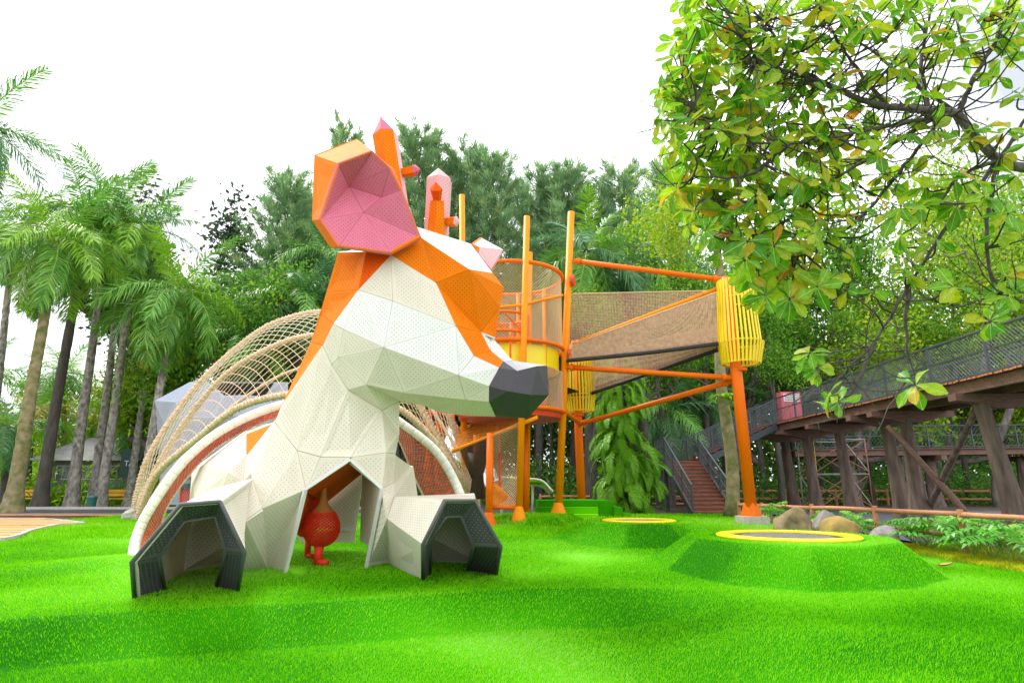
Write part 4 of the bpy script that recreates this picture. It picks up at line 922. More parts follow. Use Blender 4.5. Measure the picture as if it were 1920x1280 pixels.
for x in (sx0, sx1): 
    for y in (sy1 + .1, sy1 + 1.8): mb = MB(); mb.beam((x, y, hz(x, y) - .05), (x, y, LZ - .05), .16, .16, up=(1, 0, 0)); mb.build('landing_post', 'dark_steel', stair)
rail_side(stair, (sx0, sy0, sz0 + .1), (sx0, sy1, LZ), 1.6, 1.0, dens=8); rail_side(stair, (sx1, sy0, sz0 + .1), (sx1, sy1, LZ), 1.6, 1.0, dens=8)
rail_side(stair, (sx0, sy1 + .05, LZ), (sx0, sy1 + 1.9, LZ), 1.9, 1.05, dens=8); rail_side(stair, (sx0, sy1 + 1.92, LZ), (sx1, sy1 + 1.92, LZ), 1.5, 1.05, dens=8)
n2 = 11; ux0, ux1 = sx1 + .05, DX0 - .05
for k in range(n2):
    mb = MB(); x = ux0 + (ux1 - ux0) * k / n2; z = LZ + (DZ - LZ) * (k + 1) / n2; mb.box((x + .17, sy1 + .95, z - .03), (.34, 1.7, .05)); mb.build('tread', 'red_wood', stair)
for y in (sy1 + .05, sy1 + 1.85):
    mb = MB(); mb.beam((ux0, y, LZ - .1), (ux1, y, DZ - .15), .07, .26); mb.build('stringer', 'dark_steel', stair)
    rail_side(stair, (ux0, y, LZ + .1), (ux1, y, DZ), 1.4, 1.05, dens=8)
# far walkway
walk2 = thing('elevated_walkway', 'distant second raised walkway with dark railing under the trees', 'walkway', (24, 33, .4))
z2 = 3.35
for y_ in (33.0, 34.6): mb = MB(); mb.beam((15, y_, z2 - .2), (48, y_, z2 + .15), .16, .3); mb.build('joist', 'beam', walk2)
mb = MB(); mb.beam((15, 33.8, z2 - .02), (48, 33.8, z2 + .33), 2.0, .06, up=(0, 0, 1)); mb.build('deck', 'plank', walk2)
rail_side(walk2, (15, 32.85, z2 + .03), (48, 32.85, z2 + .38), 2.4, 1.15, dens=5)
for k, x in enumerate((18.2, 22.6, 27.6, 33)): column(walk2, x, 33.8, z2 - .4, (0, 0), .42, .28, k * 2.3 + 9); mb = MB(); mb.beam((x, 32.6, z2 - .42), (x, 35, z2 - .42), .3, .26); mb.build('bracket', 'beam', walk2)
# cabinet on the walkway
cab = thing('cabinet', 'pink cabinet with a white printed notice standing on the raised walkway', 'cabinet', (13.05, 28.8, DZ))
mb = MB(); mb.box((13.05, 28.8, DZ + .78), (.92, .5, 1.56)); mb.build('body', 'pink_paint', cab)
for dx in (-.26, 0, .26): mb = MB(); mb.box((13.05 + dx, 28.535, DZ + .5), (.22, .02, .85)); mb.build('door', 'pink_paint', cab)
mb = MB(); mb.box((13.07, 28.535, DZ + 1.28), (.74, .02, .36)); nt_ = mb.build('notice', 'white_paint', cab)
mb = MB()
for r_ in range(4):
    x = -.3
    while x < .3: w_ = random.uniform(.03, .1); mb.box((13.07 + x + w_ / 2, 28.522, DZ + 1.40 - r_ * .075), (w_, .004, .03)); x += w_ + .025
mb.build('notice_print', 'notice_ink', nt_)
# scaffold
sc = thing('scaffold', 'narrow tubular scaffold tower with crossed braces under the raised walkway', 'scaffold', (15.0, 28.4, .42))
sp = [(13.4, 27.6), (15.7, 27.6), (15.7, 29.2), (13.4, 29.2)]
for k, (x, y) in enumerate(sp): mb = MB(); mb.tube([(x, y, hz(x, y) - .02), (x, y, 3.55)], .035, 6); mb.build('upright', ('scaffold_yellow', 'scaffold_orange', 'scaffold_grey', 'scaffold_grey')[k], sc, True)
for lv in (.6, 2.1):
    for k in range(4):
        (xa, ya), (xb, yb) = sp[k], sp[(k + 1) % 4]
        for za, zb_ in ((lv, lv + 1.35), (lv + 1.35, lv)): mb = MB(); mb.tube([(xa, ya, za), (xb, yb, zb_)], .024, 6); mb.build('cross_brace', 'scaffold_orange' if (k + int(lv)) % 2 == 0 else 'scaffold_grey', sc)
        mb = MB(); mb.tube([(xa, ya, lv + 1.4), (xb, yb, lv + 1.4)], .024, 6); mb.build('ledger', 'scaffold_grey', sc)

# ================================================================== FENCES
def fence(label, pts, posts, rails, group=None, r=.06):
    f = thing('ranch_fence', label, 'fence', (pts[0][0], pts[0][1], hz(pts[0][0], pts[0][1])), group)
    for a, b in zip(pts[:-1], pts[1:]):
        a, b = Vector(a), Vector(b); n = max(1, round((b - a).length / posts))
        for k in range(n + 1):
            p = a.lerp(b, k / n); g = hz(p.x, p.y); mb = MB(); mb.tube([(p.x, p.y, g - .05), (p.x + random.uniform(-.01, .01), p.y, p.z + .07)], [r * 1.2, r * 1.05], 8); mb.build('post', 'fence_wood', f)
            if k < n:
                q_ = a.lerp(b, (k + 1) / n)
                for rz in rails:
                    mb = MB(); pt = [p.lerp(q_, t) + Vector((random.uniform(-.012, .012), 0, rz + random.uniform(-.012, .012))) for t in (0, .33, .66, 1)]; mb.tube(pt, [r * .95, r * 1.0, r * .92, r], 8); mb.build('rail', 'fence_wood', f, True)
    return f
fence('reddish log fence behind the rocks and leafy plants at the lawn edge', [W(1385, 944, 21.5), W(1428, 946, 20), W(1640, 953, 15.8), W(1800, 961, 13.3), W(1960, 970, 11.4), W(1960, 970, 11.4) * 2 - W(1800, 961, 13.3) - Vector((0, 0, .02))], 1.9, (-.03, -.46), r=.055)
fence('reddish log fence beyond the dark yard under the far walkway', [Vector((8.5, 36, 1.25)), Vector((16, 37, 1.25)), Vector((30, 35.5, 1.25)), Vector((44, 34, 1.25))], 2.6, (-.05, -.5), r=.07)
fence('short reddish log fence in the dark wood left of the staircase', [Vector((1.5, 33.5, 1.0)), Vector((10.2, 33, 1.0))], 2.2, (-.05, -.42), r=.06)

# ================================================================== ROCKS
def rock(u0, u1, vt, vb, Y, matn, label, seed, fl=1.0):
    a, b = W(u0, vb, Y), W(u1, vb, Y); top = W((u0 + u1) / 2, vt, Y).z; cx = (a.x + b.x) / 2; g = hz(cx, Y); rx = (b.x - a.x) / 2; rzz = (top - g + .12)
    import bmesh
    bm = bmesh.new(); bmesh.ops.create_icosphere(bm, subdivisions=4, radius=1); rs = random.Random(seed)
    pl = []
    for _ in range(16):
        d = Vector((rs.gauss(0, 1), rs.gauss(0, 1), rs.gauss(0, .8))).normalized(); pl.append((d, rs.uniform(.5, .82)))
    for v in bm.verts:
        p = v.co.copy()
        for d, lim in pl:
            e = p.dot(d)
            if e > lim: p -= d * (e - lim) * fl
        p *= 1 + .09 * mnoise.noise(p * 2.2 + Vector((seed, 0, 0))) + .03 * mnoise.noise(p * 7)
        v.co = Vector((p.x * rx * 1.12, p.y * rx * .8, (p.z + .55) / 1.45 * rzz * 1.05))
    me = bpy.data.meshes.new('rock'); bm.to_mesh(me); bm.free(); me.materials.append(MATS[matn]); me.polygons.foreach_set('use_smooth', [fl < .95] * len(me.polygons))
    o_ = link('rock', me); o_.location = (cx, Y, g - .12); tag(o_, label, 'rock', None); return o_
rock(1443, 1528, 954, 998, 15.6, 'rock', 'large angular brown boulder beside the concrete block of the mast', 3)
rock(1538, 1614, 964, 1002, 15.0, 'rock_yellow', 'rounded yellowish boulder between the brown boulder and the flat stone', 8, .6)
rock(1524, 1588, 958, 996, 16.2, 'rock_grey', 'grey slab of rock leaning behind the yellowish boulder', 14)
rock(1610, 1682, 983, 1006, 14.3, 'rock_grey', 'low flat grey stone at the end of the boulder row', 21)

# ================================================================== BACK LEFT: house, benches, signs, bin
hs = thing('house', 'low house with green lower wall and grey roof behind the palms', 'house', (-24.5, 38, .42))
mb = MB(); mb.box((-24.5, 38.5, 1.05), (5.4, 4, 1.3)); mb.build('lower_wall', 'wall_green', hs)
mb = MB(); mb.box((-24.5, 38.52, 2.3), (5.36, 3.96, 1.2)); mb.build('upper_wall', 'wall_pale', hs)
for x in (-26, -24.6, -23.2):
    mb = MB(); mb.box((x, 36.53, 2.25), (1.1, .06, .8)); wn = mb.build('window', 'white_paint', hs)
    for k in range(3): mb = MB(); mb.box((x - .35 + k * .35, 36.49, 2.25), (.29, .03, .7)); mb.build('pane', 'window_glass', wn)
mb = MB(); mb.add([(-27.8, 35.6, 2.9), (-21.2, 35.6, 2.9), (-21.2, 41.4, 2.9), (-27.8, 41.4, 2.9), (-26.5, 38.5, 4.4), (-22.5, 38.5, 4.4)], [(0, 1, 5, 4), (1, 2, 5), (2, 3, 4, 5), (3, 0, 4), (3, 2, 1, 0)]); mb.build('roof', 'roof_grey', hs)
def bench(u, Y, wd, label):
    p = W(u, 930, Y); g = hz(p.x, Y); t = thing('bench', label, 'bench', (p.x, Y, g))
    mb = MB(); mb.box((p.x, Y, g + .42), (wd, .45, .06)); mb.build('seat', 'bench_yellow', t)
    for k in range(2): mb = MB(); mb.box((p.x, Y + .22, g + .62 + k * .19), (wd, .04, .15)); mb.build('back_slat', 'bench_yellow', t)
    for s_ in (-1, 1): mb = MB(); mb.box((p.x + s_ * (wd / 2 - .12), Y, g + .20), (.09, .42, .40)); mb.build('leg', 'concrete', t)
bench(221, 33, 1.5, 'long yellow bench in front of the green walled house'); bench(54, 34, 1.1, 'short yellow bench by the mossy palm')
sg = thing('sign', 'dark green sign board with white letters in front of the house', 'sign', (W(243, 930, 34).x, 34, .42))
p = W(243, 868, 34); mb = MB(); mb.box((p.x, 34, p.z), (.95, .06, 1.5)); mb.build('board', 'sign_green', sg)
mb = MB(); mb.beam((p.x, 34.05, .4), (p.x, 34.05, p.z - .6), .1, .1, up=(1, 0, 0)); mb.build('post', 'dark_steel', sg)
def lettering(txt, size, loc, parent, matn, rot=(math.pi / 2, 0, 0)):
    cu = bpy.data.curves.new('lettering', 'FONT'); cu.body = txt; cu.size = size; cu.extrude = .004; cu.align_x = 'CENTER'
    to = bpy.data.objects.new('lettering_tmp', cu); COL.objects.link(to); dg = bpy.context.evaluated_depsgraph_get(); me = bpy.data.meshes.new_from_object(to.evaluated_get(dg)); bpy.data.objects.remove(to)
    me.materials.clear(); me.materials.append(MATS[matn]); o_ = link('lettering', me, parent); o_.rotation_euler = rot; o_.location = Vector(loc) - wloc(parent); return o_
lettering('TA', .42, (p.x, 33.955, p.z - .15), sg, 'white_paint')
bn = thing('litter_bin', 'small dark green bin at the foot of the twin palms', 'bin', (W(172, 940, 29.8).x, 29.8, .42))
mb = MB(); c = Vector((W(172, 940, 29.8).x, 29.8, hz(-20, 29.8))); mb.lathe(c, [(.02, 0), (.17, 0), (.21, .48), (.2, .5), (.02, .5)], 14); mb.build('body', 'bin_green', bn)
mb = MB(); mb.lathe(c, [(.23, .5), (.23, .55), (.1, .62), (.01, .63)], 14); mb.build('lid', 'bin_green', bn)
# fallen leaves on the turf
for u, v, lab in ((1384, 1084, 'dry brown leaf lying on the turf below the big trampoline mound'), (1774, 1067, 'dry yellowish leaf lying on the turf near the leafy plants')):
    p = ground(u, v); mb = MB(); vs = []
    for k in range(7):
        t = k / 6; w_ = .085 * math.sin(math.pi * min(1, t * 1.02)) ** .7; z = .05 + .05 * t * t
        vs += [(p.x - .14 + .28 * t, p.y - w_, p.z + z + .04), (p.x - .14 + .28 * t, p.y, p.z + z), (p.x - .14 + .28 * t, p.y + w_, p.z + z + .03)]
    mb.add(vs, [(3 * k + j, 3 * k + j + 1, 3 * k + 4 + j, 3 * k + 3 + j) for k in range(6) for j in range(2)]); o_ = mb.build('fallen_leaf', 'dry_leaf'); tag(o_, lab, 'leaf', None)
# ================================================================== VEGETATION
def frond_mesh(matn, L=3.6, droop=1.0, n=36, lw=.05, ll=.85, plum=.5, seed=0, hang=.5, ribm='crownshaft'):
    """feather leaf along +X: arching rib, two rows of drooping leaflets"""
    r_ = np.random.default_rng(seed); t = np.linspace(0, 1, 14)
    def rib(t):
        a = t * droop; return np.stack([L * np.sin(np.clip(a, 0, 3)) / max(droop, .01), np.zeros_like(t), L * (np.cos(a) - 1) / max(droop, .01)], -1)
    Vs, Fs, Rn = [], [], []; base = 0
    tt = np.repeat(np.linspace(.10, .99, n), 2); sd_ = np.tile([1, -1], n); m = len(tt)
    p = rib(tt); tg = unit(rib(np.minimum(tt + .01, 1.01)) - rib(tt - .01)); nm = np.stack([-tg[:, 2], np.zeros(m), tg[:, 0]], 1)
    roll = r_.normal(0, plum, m); side = np.stack([np.zeros(m), sd_, np.zeros(m)], 1)
    sd3 = side * np.cos(roll)[:, None] + nm * np.sin(roll)[:, None] + .12 * nm
    d = unit(sd3 + tg * (.35 + .75 * tt[:, None]) + r_.normal(0, .06, (m, 3)))
    l = ll * (np.sin(np.pi * np.clip(.12 + .80 * tt, 0, 1)) ** .7) * r_.uniform(.85, 1.1, m)
    wv = unit(np.cross(d, np.cross(tg, d) + 1e-6)); wv = unit(np.cross(d, nm)); g = np.array([0, 0, -1.0])
    q1 = p + d * (l * .5)[:, None] + g * (l * .08 * hang)[:, None]; q2 = q1 + unit(d + g * (.9 * hang)) * (l * .5)[:, None]
    V = np.stack([p - wv * lw * .35, p + wv * lw * .35, q1 + wv * lw * .5, q1 - wv * lw * .5, q2], 1).reshape(-1, 3)
    i = np.arange(m)[:, None] * 5
    F4 = np.concatenate([i + np.array([[0, 1, 2, 3]]), i + np.array([[3, 2, 4, 4]])])
    rn = np.repeat(np.clip(r_.normal(.5, .22, m), 0, 1), 5)
    mb = MB(); rp_ = rib(t); mb.tube([Vector(x) for x in rp_], [max(.006, .035 * (1 - .9 * k)) for k in t], 4, False)
    b0 = len(V); V = np.concatenate([V, np.array([tuple(v) for v in mb.v])]); rn = np.concatenate([rn, np.full(len(mb.v), .9)])
    me = bpy.data.meshes.new('frond'); faces = [tuple(f[:3]) if f[2] == f[3] else tuple(f) for f in F4.tolist()] + [tuple(b0 + k for k in f) for f in mb.f]
    me.from_pydata([tuple(v) for v in V.tolist()], [], faces); a = me.attributes.new('rnd', 'FLOAT', 'POINT'); a.data.foreach_set('value', rn.astype(np.float32)); me.materials.append(MATS[matn]); return me
FR = {}
for key, mn, dr in (('g', 'palm_leaf', (.7, 1.3, 1.8)), ('l', 'palm_light', (.7, 1.3, 1.8)), ('y', 'palm_yellow', (1.5,)), ('d', 'palm_dark', (.8, 1.3, 1.7))):
    FR[key] = [frond_mesh(mn, 3.6, d_, 62, .043, .95, .5, 5 + k, 1.1) for k, d_ in enumerate(dr)]
def palm(label, base_uv, top_uv, Y, n=16, L=3.6, r0=.36, r1=.19, mix='ggl', bark='bark_palm', shaft=True, group=None, name='palm_tree', lo=-.9, seed=0, yl=0, z0=None):
    rs = random.Random(seed * 13 + int(base_uv[0])); b = W(base_uv[0], 940, Y); g = hz(b.x, Y) if z0 is None else z0; b.z = g; tp = W(top_uv[0], top_uv[1], Y)
    t = thing(name, label, 'palm', b, group); h = tp.z - g
    sh = min(1.5, h * .16) if shaft else 0; d = (tp - b).normalized(); s0 = tp - d * sh
    mb = MB(); K = 46; pts = [b.lerp(s0, k / (K - 1)) + Vector((.12 * math.sin(k * .17 + seed), 0, 0)) * (k / K) * (1 - k / (K - 1)) for k in range(K)]; pts[0].z -= .1
    r0 *= .78; r1 *= .72; rad = [r1 + (r0 - r1) * (1 - k / (K - 1)) ** 1.3 * 1.0 + (.16 * r0 / .3 * (1 - k / 6) ** 2 if k < 6 else 0) + .012 * (k % 2) + .02 * mnoise.noise((k * .8, seed, 0)) for k in range(K)]
    mb.tube(pts, rad, 12, False); mb.build('trunk', bark, t, True)
    if shaft:
        mb = MB(); mb.tube([s0, s0.lerp(tp, .3), s0.lerp(tp, .8), tp], [r1 * 1.0, r1 * 1.15, r1 * .8, r1 * .45], 12, False); mb.build('crownshaft', 'crownshaft', t, True)
    n += 5
    for k in range(n):
        ph = k / n; el = 1.15 + (lo - 1.15) * ph ** .8 + rs.uniform(-.15, .15); az = k * 2.399 + rs.uniform(-.25, .25)
        var = 0 if el > .75 else (1 if el > .0 else 2); key = mix[k % len(mix)]
        if yl and k >= n - yl: key = 'y'
        me = FR[key][min(var, len(FR[key]) - 1)]; o_ = link('frond', me, t); s_ = L / 3.6 * rs.uniform(.85, 1.08)
        o_.location = tp - b - d * (.1 if k < 4 else .0); o_.rotation_euler = (rs.uniform(-.3, .3), -el, az); o_.scale = (s_, s_, s_)
    sp = MB()
    if shaft: sp.tube([tp, tp + Vector((.05, 0, L * .42))], [.05, .012], 5); sp.build('spear_leaf', 'crownshaft', t)
    return t
PG = 'royal palms along the road'
palm('tall mossy royal palm with brown flower stalk, its foot in the gravel', (25, 955), (106, 455), 26, 21, 4.1, .40, .24, 'gll', 'bark_moss', seed=1)
palm('royal palm with dark trunk just behind the mossy palm', (75, 940), (165, 410), 30, 21, 4.3, .36, .25, 'glg', 'bark_dark', seed=2)
palm('royal palm with pale spotted trunk and high crown over the green bin', (135, 940), (205, 400), 31, 19, 4.2, .34, .2, 'lgg', seed=3)
palm('slender royal palm of the twin pair with its foot right behind the green bin', (175, 940), (232, 470), 32, 15, 3.9, .30, .19, 'gdl', seed=4, group='twin palms by the bin')
palm('slender royal palm of the twin pair leaning away from the green bin', (189, 940), (262, 430), 31, 18, 4.1, .30, .19, 'gld', seed=5, group='twin palms by the bin')
palm('palm with one yellow hanging frond above the rope dome', (262, 940), (333, 548), 29, 23, 4.3, .28, .2, 'ggl', seed=6, yl=2, lo=-1.25)
palm('grey trunked palm close to the foot of the rope dome', (240, 935), (292, 600), 33, 14, 3.8, .26, .18, 'dgl', seed=7)
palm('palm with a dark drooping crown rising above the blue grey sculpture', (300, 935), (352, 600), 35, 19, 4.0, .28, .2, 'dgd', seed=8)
palm('palm at the picture edge showing only drooping fronds above the mossy palm', (-90, 950), (-45, 235), 27, 19, 4.2, .36, .22, 'gdd', seed=9)
palm('tall palm behind the road with fronds over the mossy trunk', (-30, 940), (30, 420), 34, 19, 4.2, .34, .2, 'ggd', seed=10)
for k, (bu, tu, tv, Y, L, mx_) in enumerate(((8, 18, 800, 31, 2.9, 'gdl'), (52, 60, 770, 38, 3.2, 'lgy'), (150, 150, 790, 40, 3.4, 'lly'), (118, 120, 700, 42, 3.6, 'lgl'), (244, 248, 775, 36, 2.9, 'gdg'), (205, 215, 745, 44, 3.8, 'lyl'), (-60, -40, 700, 38, 3.6, 'gll'), (330, 330, 730, 42, 3.6, 'dgl'))):
    palm(('young palm with a thick rough trunk beside the mossy palm', 'young palm with yellowing fronds behind the mossy palm', 'bright young palm behind the spotted royal palm', 'light green palm rising between the royal palm trunks', 'small dark palm in front of the house', 'yellow green palm arching over the house roof', 'leafy palm beyond the timber path', 'dark palm behind the blue grey sculpture')[k], (bu, 940), (tu, tv), Y, 16, L, .24, .18, mx_, 'bark_dark', False, seed=20 + k, lo=-.7)
# feather palms behind the sculpture and the tower
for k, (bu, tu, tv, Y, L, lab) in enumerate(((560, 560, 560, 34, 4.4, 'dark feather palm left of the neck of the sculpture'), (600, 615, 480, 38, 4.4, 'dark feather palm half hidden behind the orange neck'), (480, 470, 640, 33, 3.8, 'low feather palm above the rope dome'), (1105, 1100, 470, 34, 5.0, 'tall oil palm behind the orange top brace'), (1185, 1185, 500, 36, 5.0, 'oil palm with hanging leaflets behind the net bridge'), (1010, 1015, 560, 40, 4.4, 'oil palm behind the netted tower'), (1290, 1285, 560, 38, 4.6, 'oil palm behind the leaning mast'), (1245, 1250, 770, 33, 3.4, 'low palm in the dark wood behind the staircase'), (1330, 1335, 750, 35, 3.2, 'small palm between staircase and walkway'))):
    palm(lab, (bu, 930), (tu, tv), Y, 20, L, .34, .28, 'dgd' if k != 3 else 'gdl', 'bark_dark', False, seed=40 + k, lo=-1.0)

# ------------------------------------------------------------------ pines
def pine(seed, h, spread, dens=1.0, matn='pine_leaf'):
    r_ = np.random.default_rng(seed); mb = MB(); K = 12; wob = r_.normal(0, .12, (K, 2)).cumsum(0) * .6
    pts = [Vector((wob[k, 0] if k else 0, wob[k, 1] if k else 0, h * k / (K - 1))) for k in range(K)]
    mb.tube(pts, [.26 * (1 - .92 * k / (K - 1)) + .01 for k in range(K)], 8, False)
    nb = int(125 * dens); C, D, Ln = [], [], []
    for b in range(nb):
        f = .30 + .70 * (b / nb) ** .9; z = h * f; az = b * 2.399 + r_.uniform(-.4, .4); Lb = spread * (1.12 - f) ** .75 * r_.uniform(.55, 1.15) + .35
        o0 = np.interp(f * (K - 1), np.arange(K), wob[:, 0]), np.interp(f * (K - 1), np.arange(K), wob[:, 1])
        up = r_.uniform(.15, .55) + .5 * (f - .5); n = 7; path = []
        for i in range(n):
            t = i / (n - 1); path.append(Vector((o0[0] + Lb * t * math.cos(az), o0[1] + Lb * t * math.sin(az), z + Lb * (up * t * .6 + .55 * t * t))))
        mb.tube(path, [.045 * (1 - .8 * i / (n - 1)) * (1.2 - f * .6) for i in range(n)], 4, False)
        m = int(20 * dens * (Lb / spread + .35)); tt = r_.uniform(.25, 1.02, m)
        for t in tt:
            i = min(int(t * (n - 1)), n - 2); p = path[i].lerp(path[i + 1], t * (n - 1) - i); p = np.array(p) + r_.normal(0, .09 + .03 * Lb * .3, 3)
            q = 15; ax = np.array([.7*math.cos(az), .7*math.sin(az), 1.3]); dd = unit(ax + r_.normal(0, .75, (q, 3)))
            C.append(np.repeat(p[None], q, 0) + r_.normal(0, .05, (q, 3))); D.append(dd); Ln.append(r_.uniform(.35, .85, q))
    C = np.concatenate(C); D = np.concatenate(D); Ln = np.concatenate(Ln); n = len(C)
    cl = np.repeat(r_.normal(.5, .2, n // 15), 15) + r_.normal(0, .1, n)
    V, Fc, rn = cards(C, D, Ln, .048, np.clip(cl, 0, 1)); crown = npmesh('crown', V, Fc, matn, rn)
    return mb.mesh('trunk', 'pine_bark', smooth=True), crown
PN = [pine(3, 24, 4.6), pine(9, 24, 4.0, .9), pine(17, 24, 5.0, 1.1)]
def put(name, label, cat, parts, u, v, Y, h0, sx=1.0, rot=0, group=None, gu=None):
    tp = W(u, v, Y); g = hz(tp.x, Y); t = thing(name, label, cat, (tp.x, Y, g), group); s_ = (tp.z - g) / h0
    t.rotation_euler = (0, 0, rot); t.scale = (s_ * sx, s_ * sx, s_)
    for nm, me in zip(('trunk', 'crown'), parts): link(nm, me, t)
    return t
for k, (u, v, Y, sx, lab) in enumerate(((548, 325, 40, 1.15, 'pine left of the pink ear above the feather palms'), (668, 238, 46, .9, 'tall pine rising behind the pink ear'), (782, 240, 45, 1.0, 'tall pine directly behind the two antlers'), (866, 275, 46, 1.15, 'pine between the antlers and the orange tower'), (940, 272, 43, 1.05, 'dense pine behind the tops of the orange poles'), (1062, 314, 46, 1.15, 'pine behind the tallest orange pole'), (1160, 314, 44, 1.15, 'pine to the left of the yellow green tree'), (1245, 285, 52, .9, 'tall far pine at the edge of the leafy branches'), (598, 370, 46, 1.3, 'shorter pine behind the orange neck'), (1005, 330, 48, 1.3, 'shorter pine between the dense pine and the tallest pole'))):
    put('pine_tree', lab, 'tree', PN[k % 3], u, v, Y, 25.0, sx, k * 1.7, 'pines behind the playground')

# ------------------------------------------------------------------ broadleaf trees
def broad(seed, h, rx, rz, n, ls, matn, barkn='bark_grey', clear=.35, fine=.5, stems=1):
    r_ = np.random.default_rng(seed); mb = MB(); ends = []
    def grow(p, d, L, rad, lv):
        n_ = 5; path = [p]; q = p
        for i in range(n_):
            d = (d + Vector(r_.normal(0, .13, 3)) + Vector((0, 0, .05))).normalized(); q = q + d * L / n_; path.append(q)
        mb.tube(path, [rad * (1 - .45 * i / n_) for i in range(n_ + 1)], 6 if lv < 2 else 4, False)
        if lv >= 2: ends.extend(path[2:])
        if lv < 4:
            for c in range(3 if lv < 2 else 2 + (r_.random() < .4)):
                f = r_.uniform(.5, 1); s_ = path[min(n_, int(f * n_))]; dd = (d + Vector(r_.normal(0, .62, 3)) * Vector((1, 1, .6)).length * .6).normalized(); dd.z = abs(dd.z) * .6 + .05
                grow(s_, dd.normalized(), L * r_.uniform(.55, .8), rad * .55, lv + 1)
    for s_ in range(stems): grow(Vector((s_ * .4, 0, -.1)), Vector((r_.normal(0, .12), r_.normal(0, .1), 1)).normalized(), h * clear + .1, .018 * h + .03, 0)
    E = np.array([tuple(e) for e in ends]); mxz = E[:, 2].max(); sc = np.array([rx / max(1e-3, np.abs(E[:, :2]).max()), rx / max(1e-3, np.abs(E[:, :2]).max()), 1])
    # fit the limbs to the wanted spread
    zz0 = h * clear
    for i, v in enumerate(mb.v):
        if v[2] > zz0 * .6:
            f = min(1, (v[2] - zz0 * .6) / (zz0 * .6)); mb.v[i] = (v[0] * (1 + (sc[0] - 1) * f), v[1] * (1 + (sc[0] - 1) * f), zz0 * .6 + (v[2] - zz0 * .6) * (h - zz0 * .6) / (mxz - zz0 * .6))
    E = E * sc; E[:, 2] = zz0 * .6 + (E[:, 2] - zz0 * .6) * (h - zz0 * .6) / (mxz - zz0 * .6)
    keep = E[:, 2] > h * (clear * .9); E = E[keep] if keep.sum() > 10 else E
    cl = E[r_.integers(0, len(E), n // 14)]; cr = r_.normal(.5, .22, len(cl))
    C = np.repeat(cl, 14, 0) + r_.normal(0, fine, (len(cl) * 14, 3)) * np.array([1, 1, .65]); m = len(C)
    D = r_.normal(size=(m, 3)) + np.array([0, 0, -.25]); V, Fc, rn = cards(C, D, ls * r_.uniform(.7, 1.3, m), ls * .5, np.clip(np.repeat(cr, 14) + r_.normal(0, .13, m), 0, 1))
    return mb.mesh('trunk', barkn, smooth=True), npmesh('crown', V, Fc, matn, rn)
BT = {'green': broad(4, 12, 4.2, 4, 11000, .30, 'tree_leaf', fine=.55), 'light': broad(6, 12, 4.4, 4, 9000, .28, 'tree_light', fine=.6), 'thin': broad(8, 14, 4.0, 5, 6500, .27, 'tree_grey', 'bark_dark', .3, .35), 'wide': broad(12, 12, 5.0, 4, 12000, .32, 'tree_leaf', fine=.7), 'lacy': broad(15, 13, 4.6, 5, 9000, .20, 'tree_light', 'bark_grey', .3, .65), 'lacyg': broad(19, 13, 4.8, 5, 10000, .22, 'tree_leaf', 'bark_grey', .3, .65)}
BH = {'green': 12, 'light': 12, 'thin': 14, 'wide': 12, 'lacy': 13, 'lacyg': 13}
for k, (kd, u, v, Y, sx, lab) in enumerate((
    ('thin', 425, 318, 38, 1.15, 'sparse grey leaved tree standing out against the white sky'),
    ('light', 400, 500, 36, .9, 'bright green tree behind the palm with the yellow frond'),
    ('lacyg', 470, 470, 34, .9, 'feathery green tree above the rope dome'),
    ('green', 545, 520, 40, 1.1, 'dark green tree between rope dome and pines'),
    ('light', 1262, 330, 38, .38, 'yellow green tree beside the leaning mast and the pines'),
    ('lacyg', 1340, 420, 40, .9, 'green tree behind the yellow slatted basket'),
    ('lacyg', 1480, 380, 42, .9, 'green feathery tree above the pink cabinet'),
    ('lacy', 1620, 470, 38, 1.0, 'light feathery tree above the raised walkway'),
    ('light', 1560, 560, 36, 1.0, 'leafy tree behind the pink cabinet on the walkway'),
    ('lacy', 1780, 420, 34, .9, 'light green tree behind the near mesh railing'),
    ('lacyg', 1900, 360, 38, .9, 'tall green tree over the near end of the walkway'),
    ('light', 1720, 580, 40, 1.2, 'bright green tree between the two walkways'),
    ('lacy', 1880, 600, 40, 1.2, 'light green tree behind the far walkway'),
    ('lacyg', 1400, 580, 44, 1.2, 'dense tree behind the staircase'),
    ('wide', 1180, 600, 50, 1.3, 'dense dark tree behind the net bridge'),
    ('wide', 800, 560, 52, 1.3, 'dense dark tree behind the head of the sculpture'),
    ('green', 980, 600, 54, 1.3, 'dense dark tree behind the netted tower'),
    ('wide', 660, 600, 50, 1.2, 'dense dark tree behind the neck of the sculpture'),
    ('light', 240, 640, 50, .9, 'bright green tree far behind the road'),
    ('lacyg', 1500, 330, 44, .8, 'tall feathery tree seen through the big leaved branches'),
    ('lacy', 1840, 230, 42, .8, 'tall pale tree behind the near end of the raised walkway'),
    ('lacyg', 1690, 400, 46, .9, 'feathery tree behind the bare arching twigs'),
    ('green', 60, 690, 55, 1.0, 'green tree far behind the mossy palm'))):
    put('tree', lab, 'tree', BT[kd], u, v, Y, BH[kd] + .6, sx, k * 2.1)
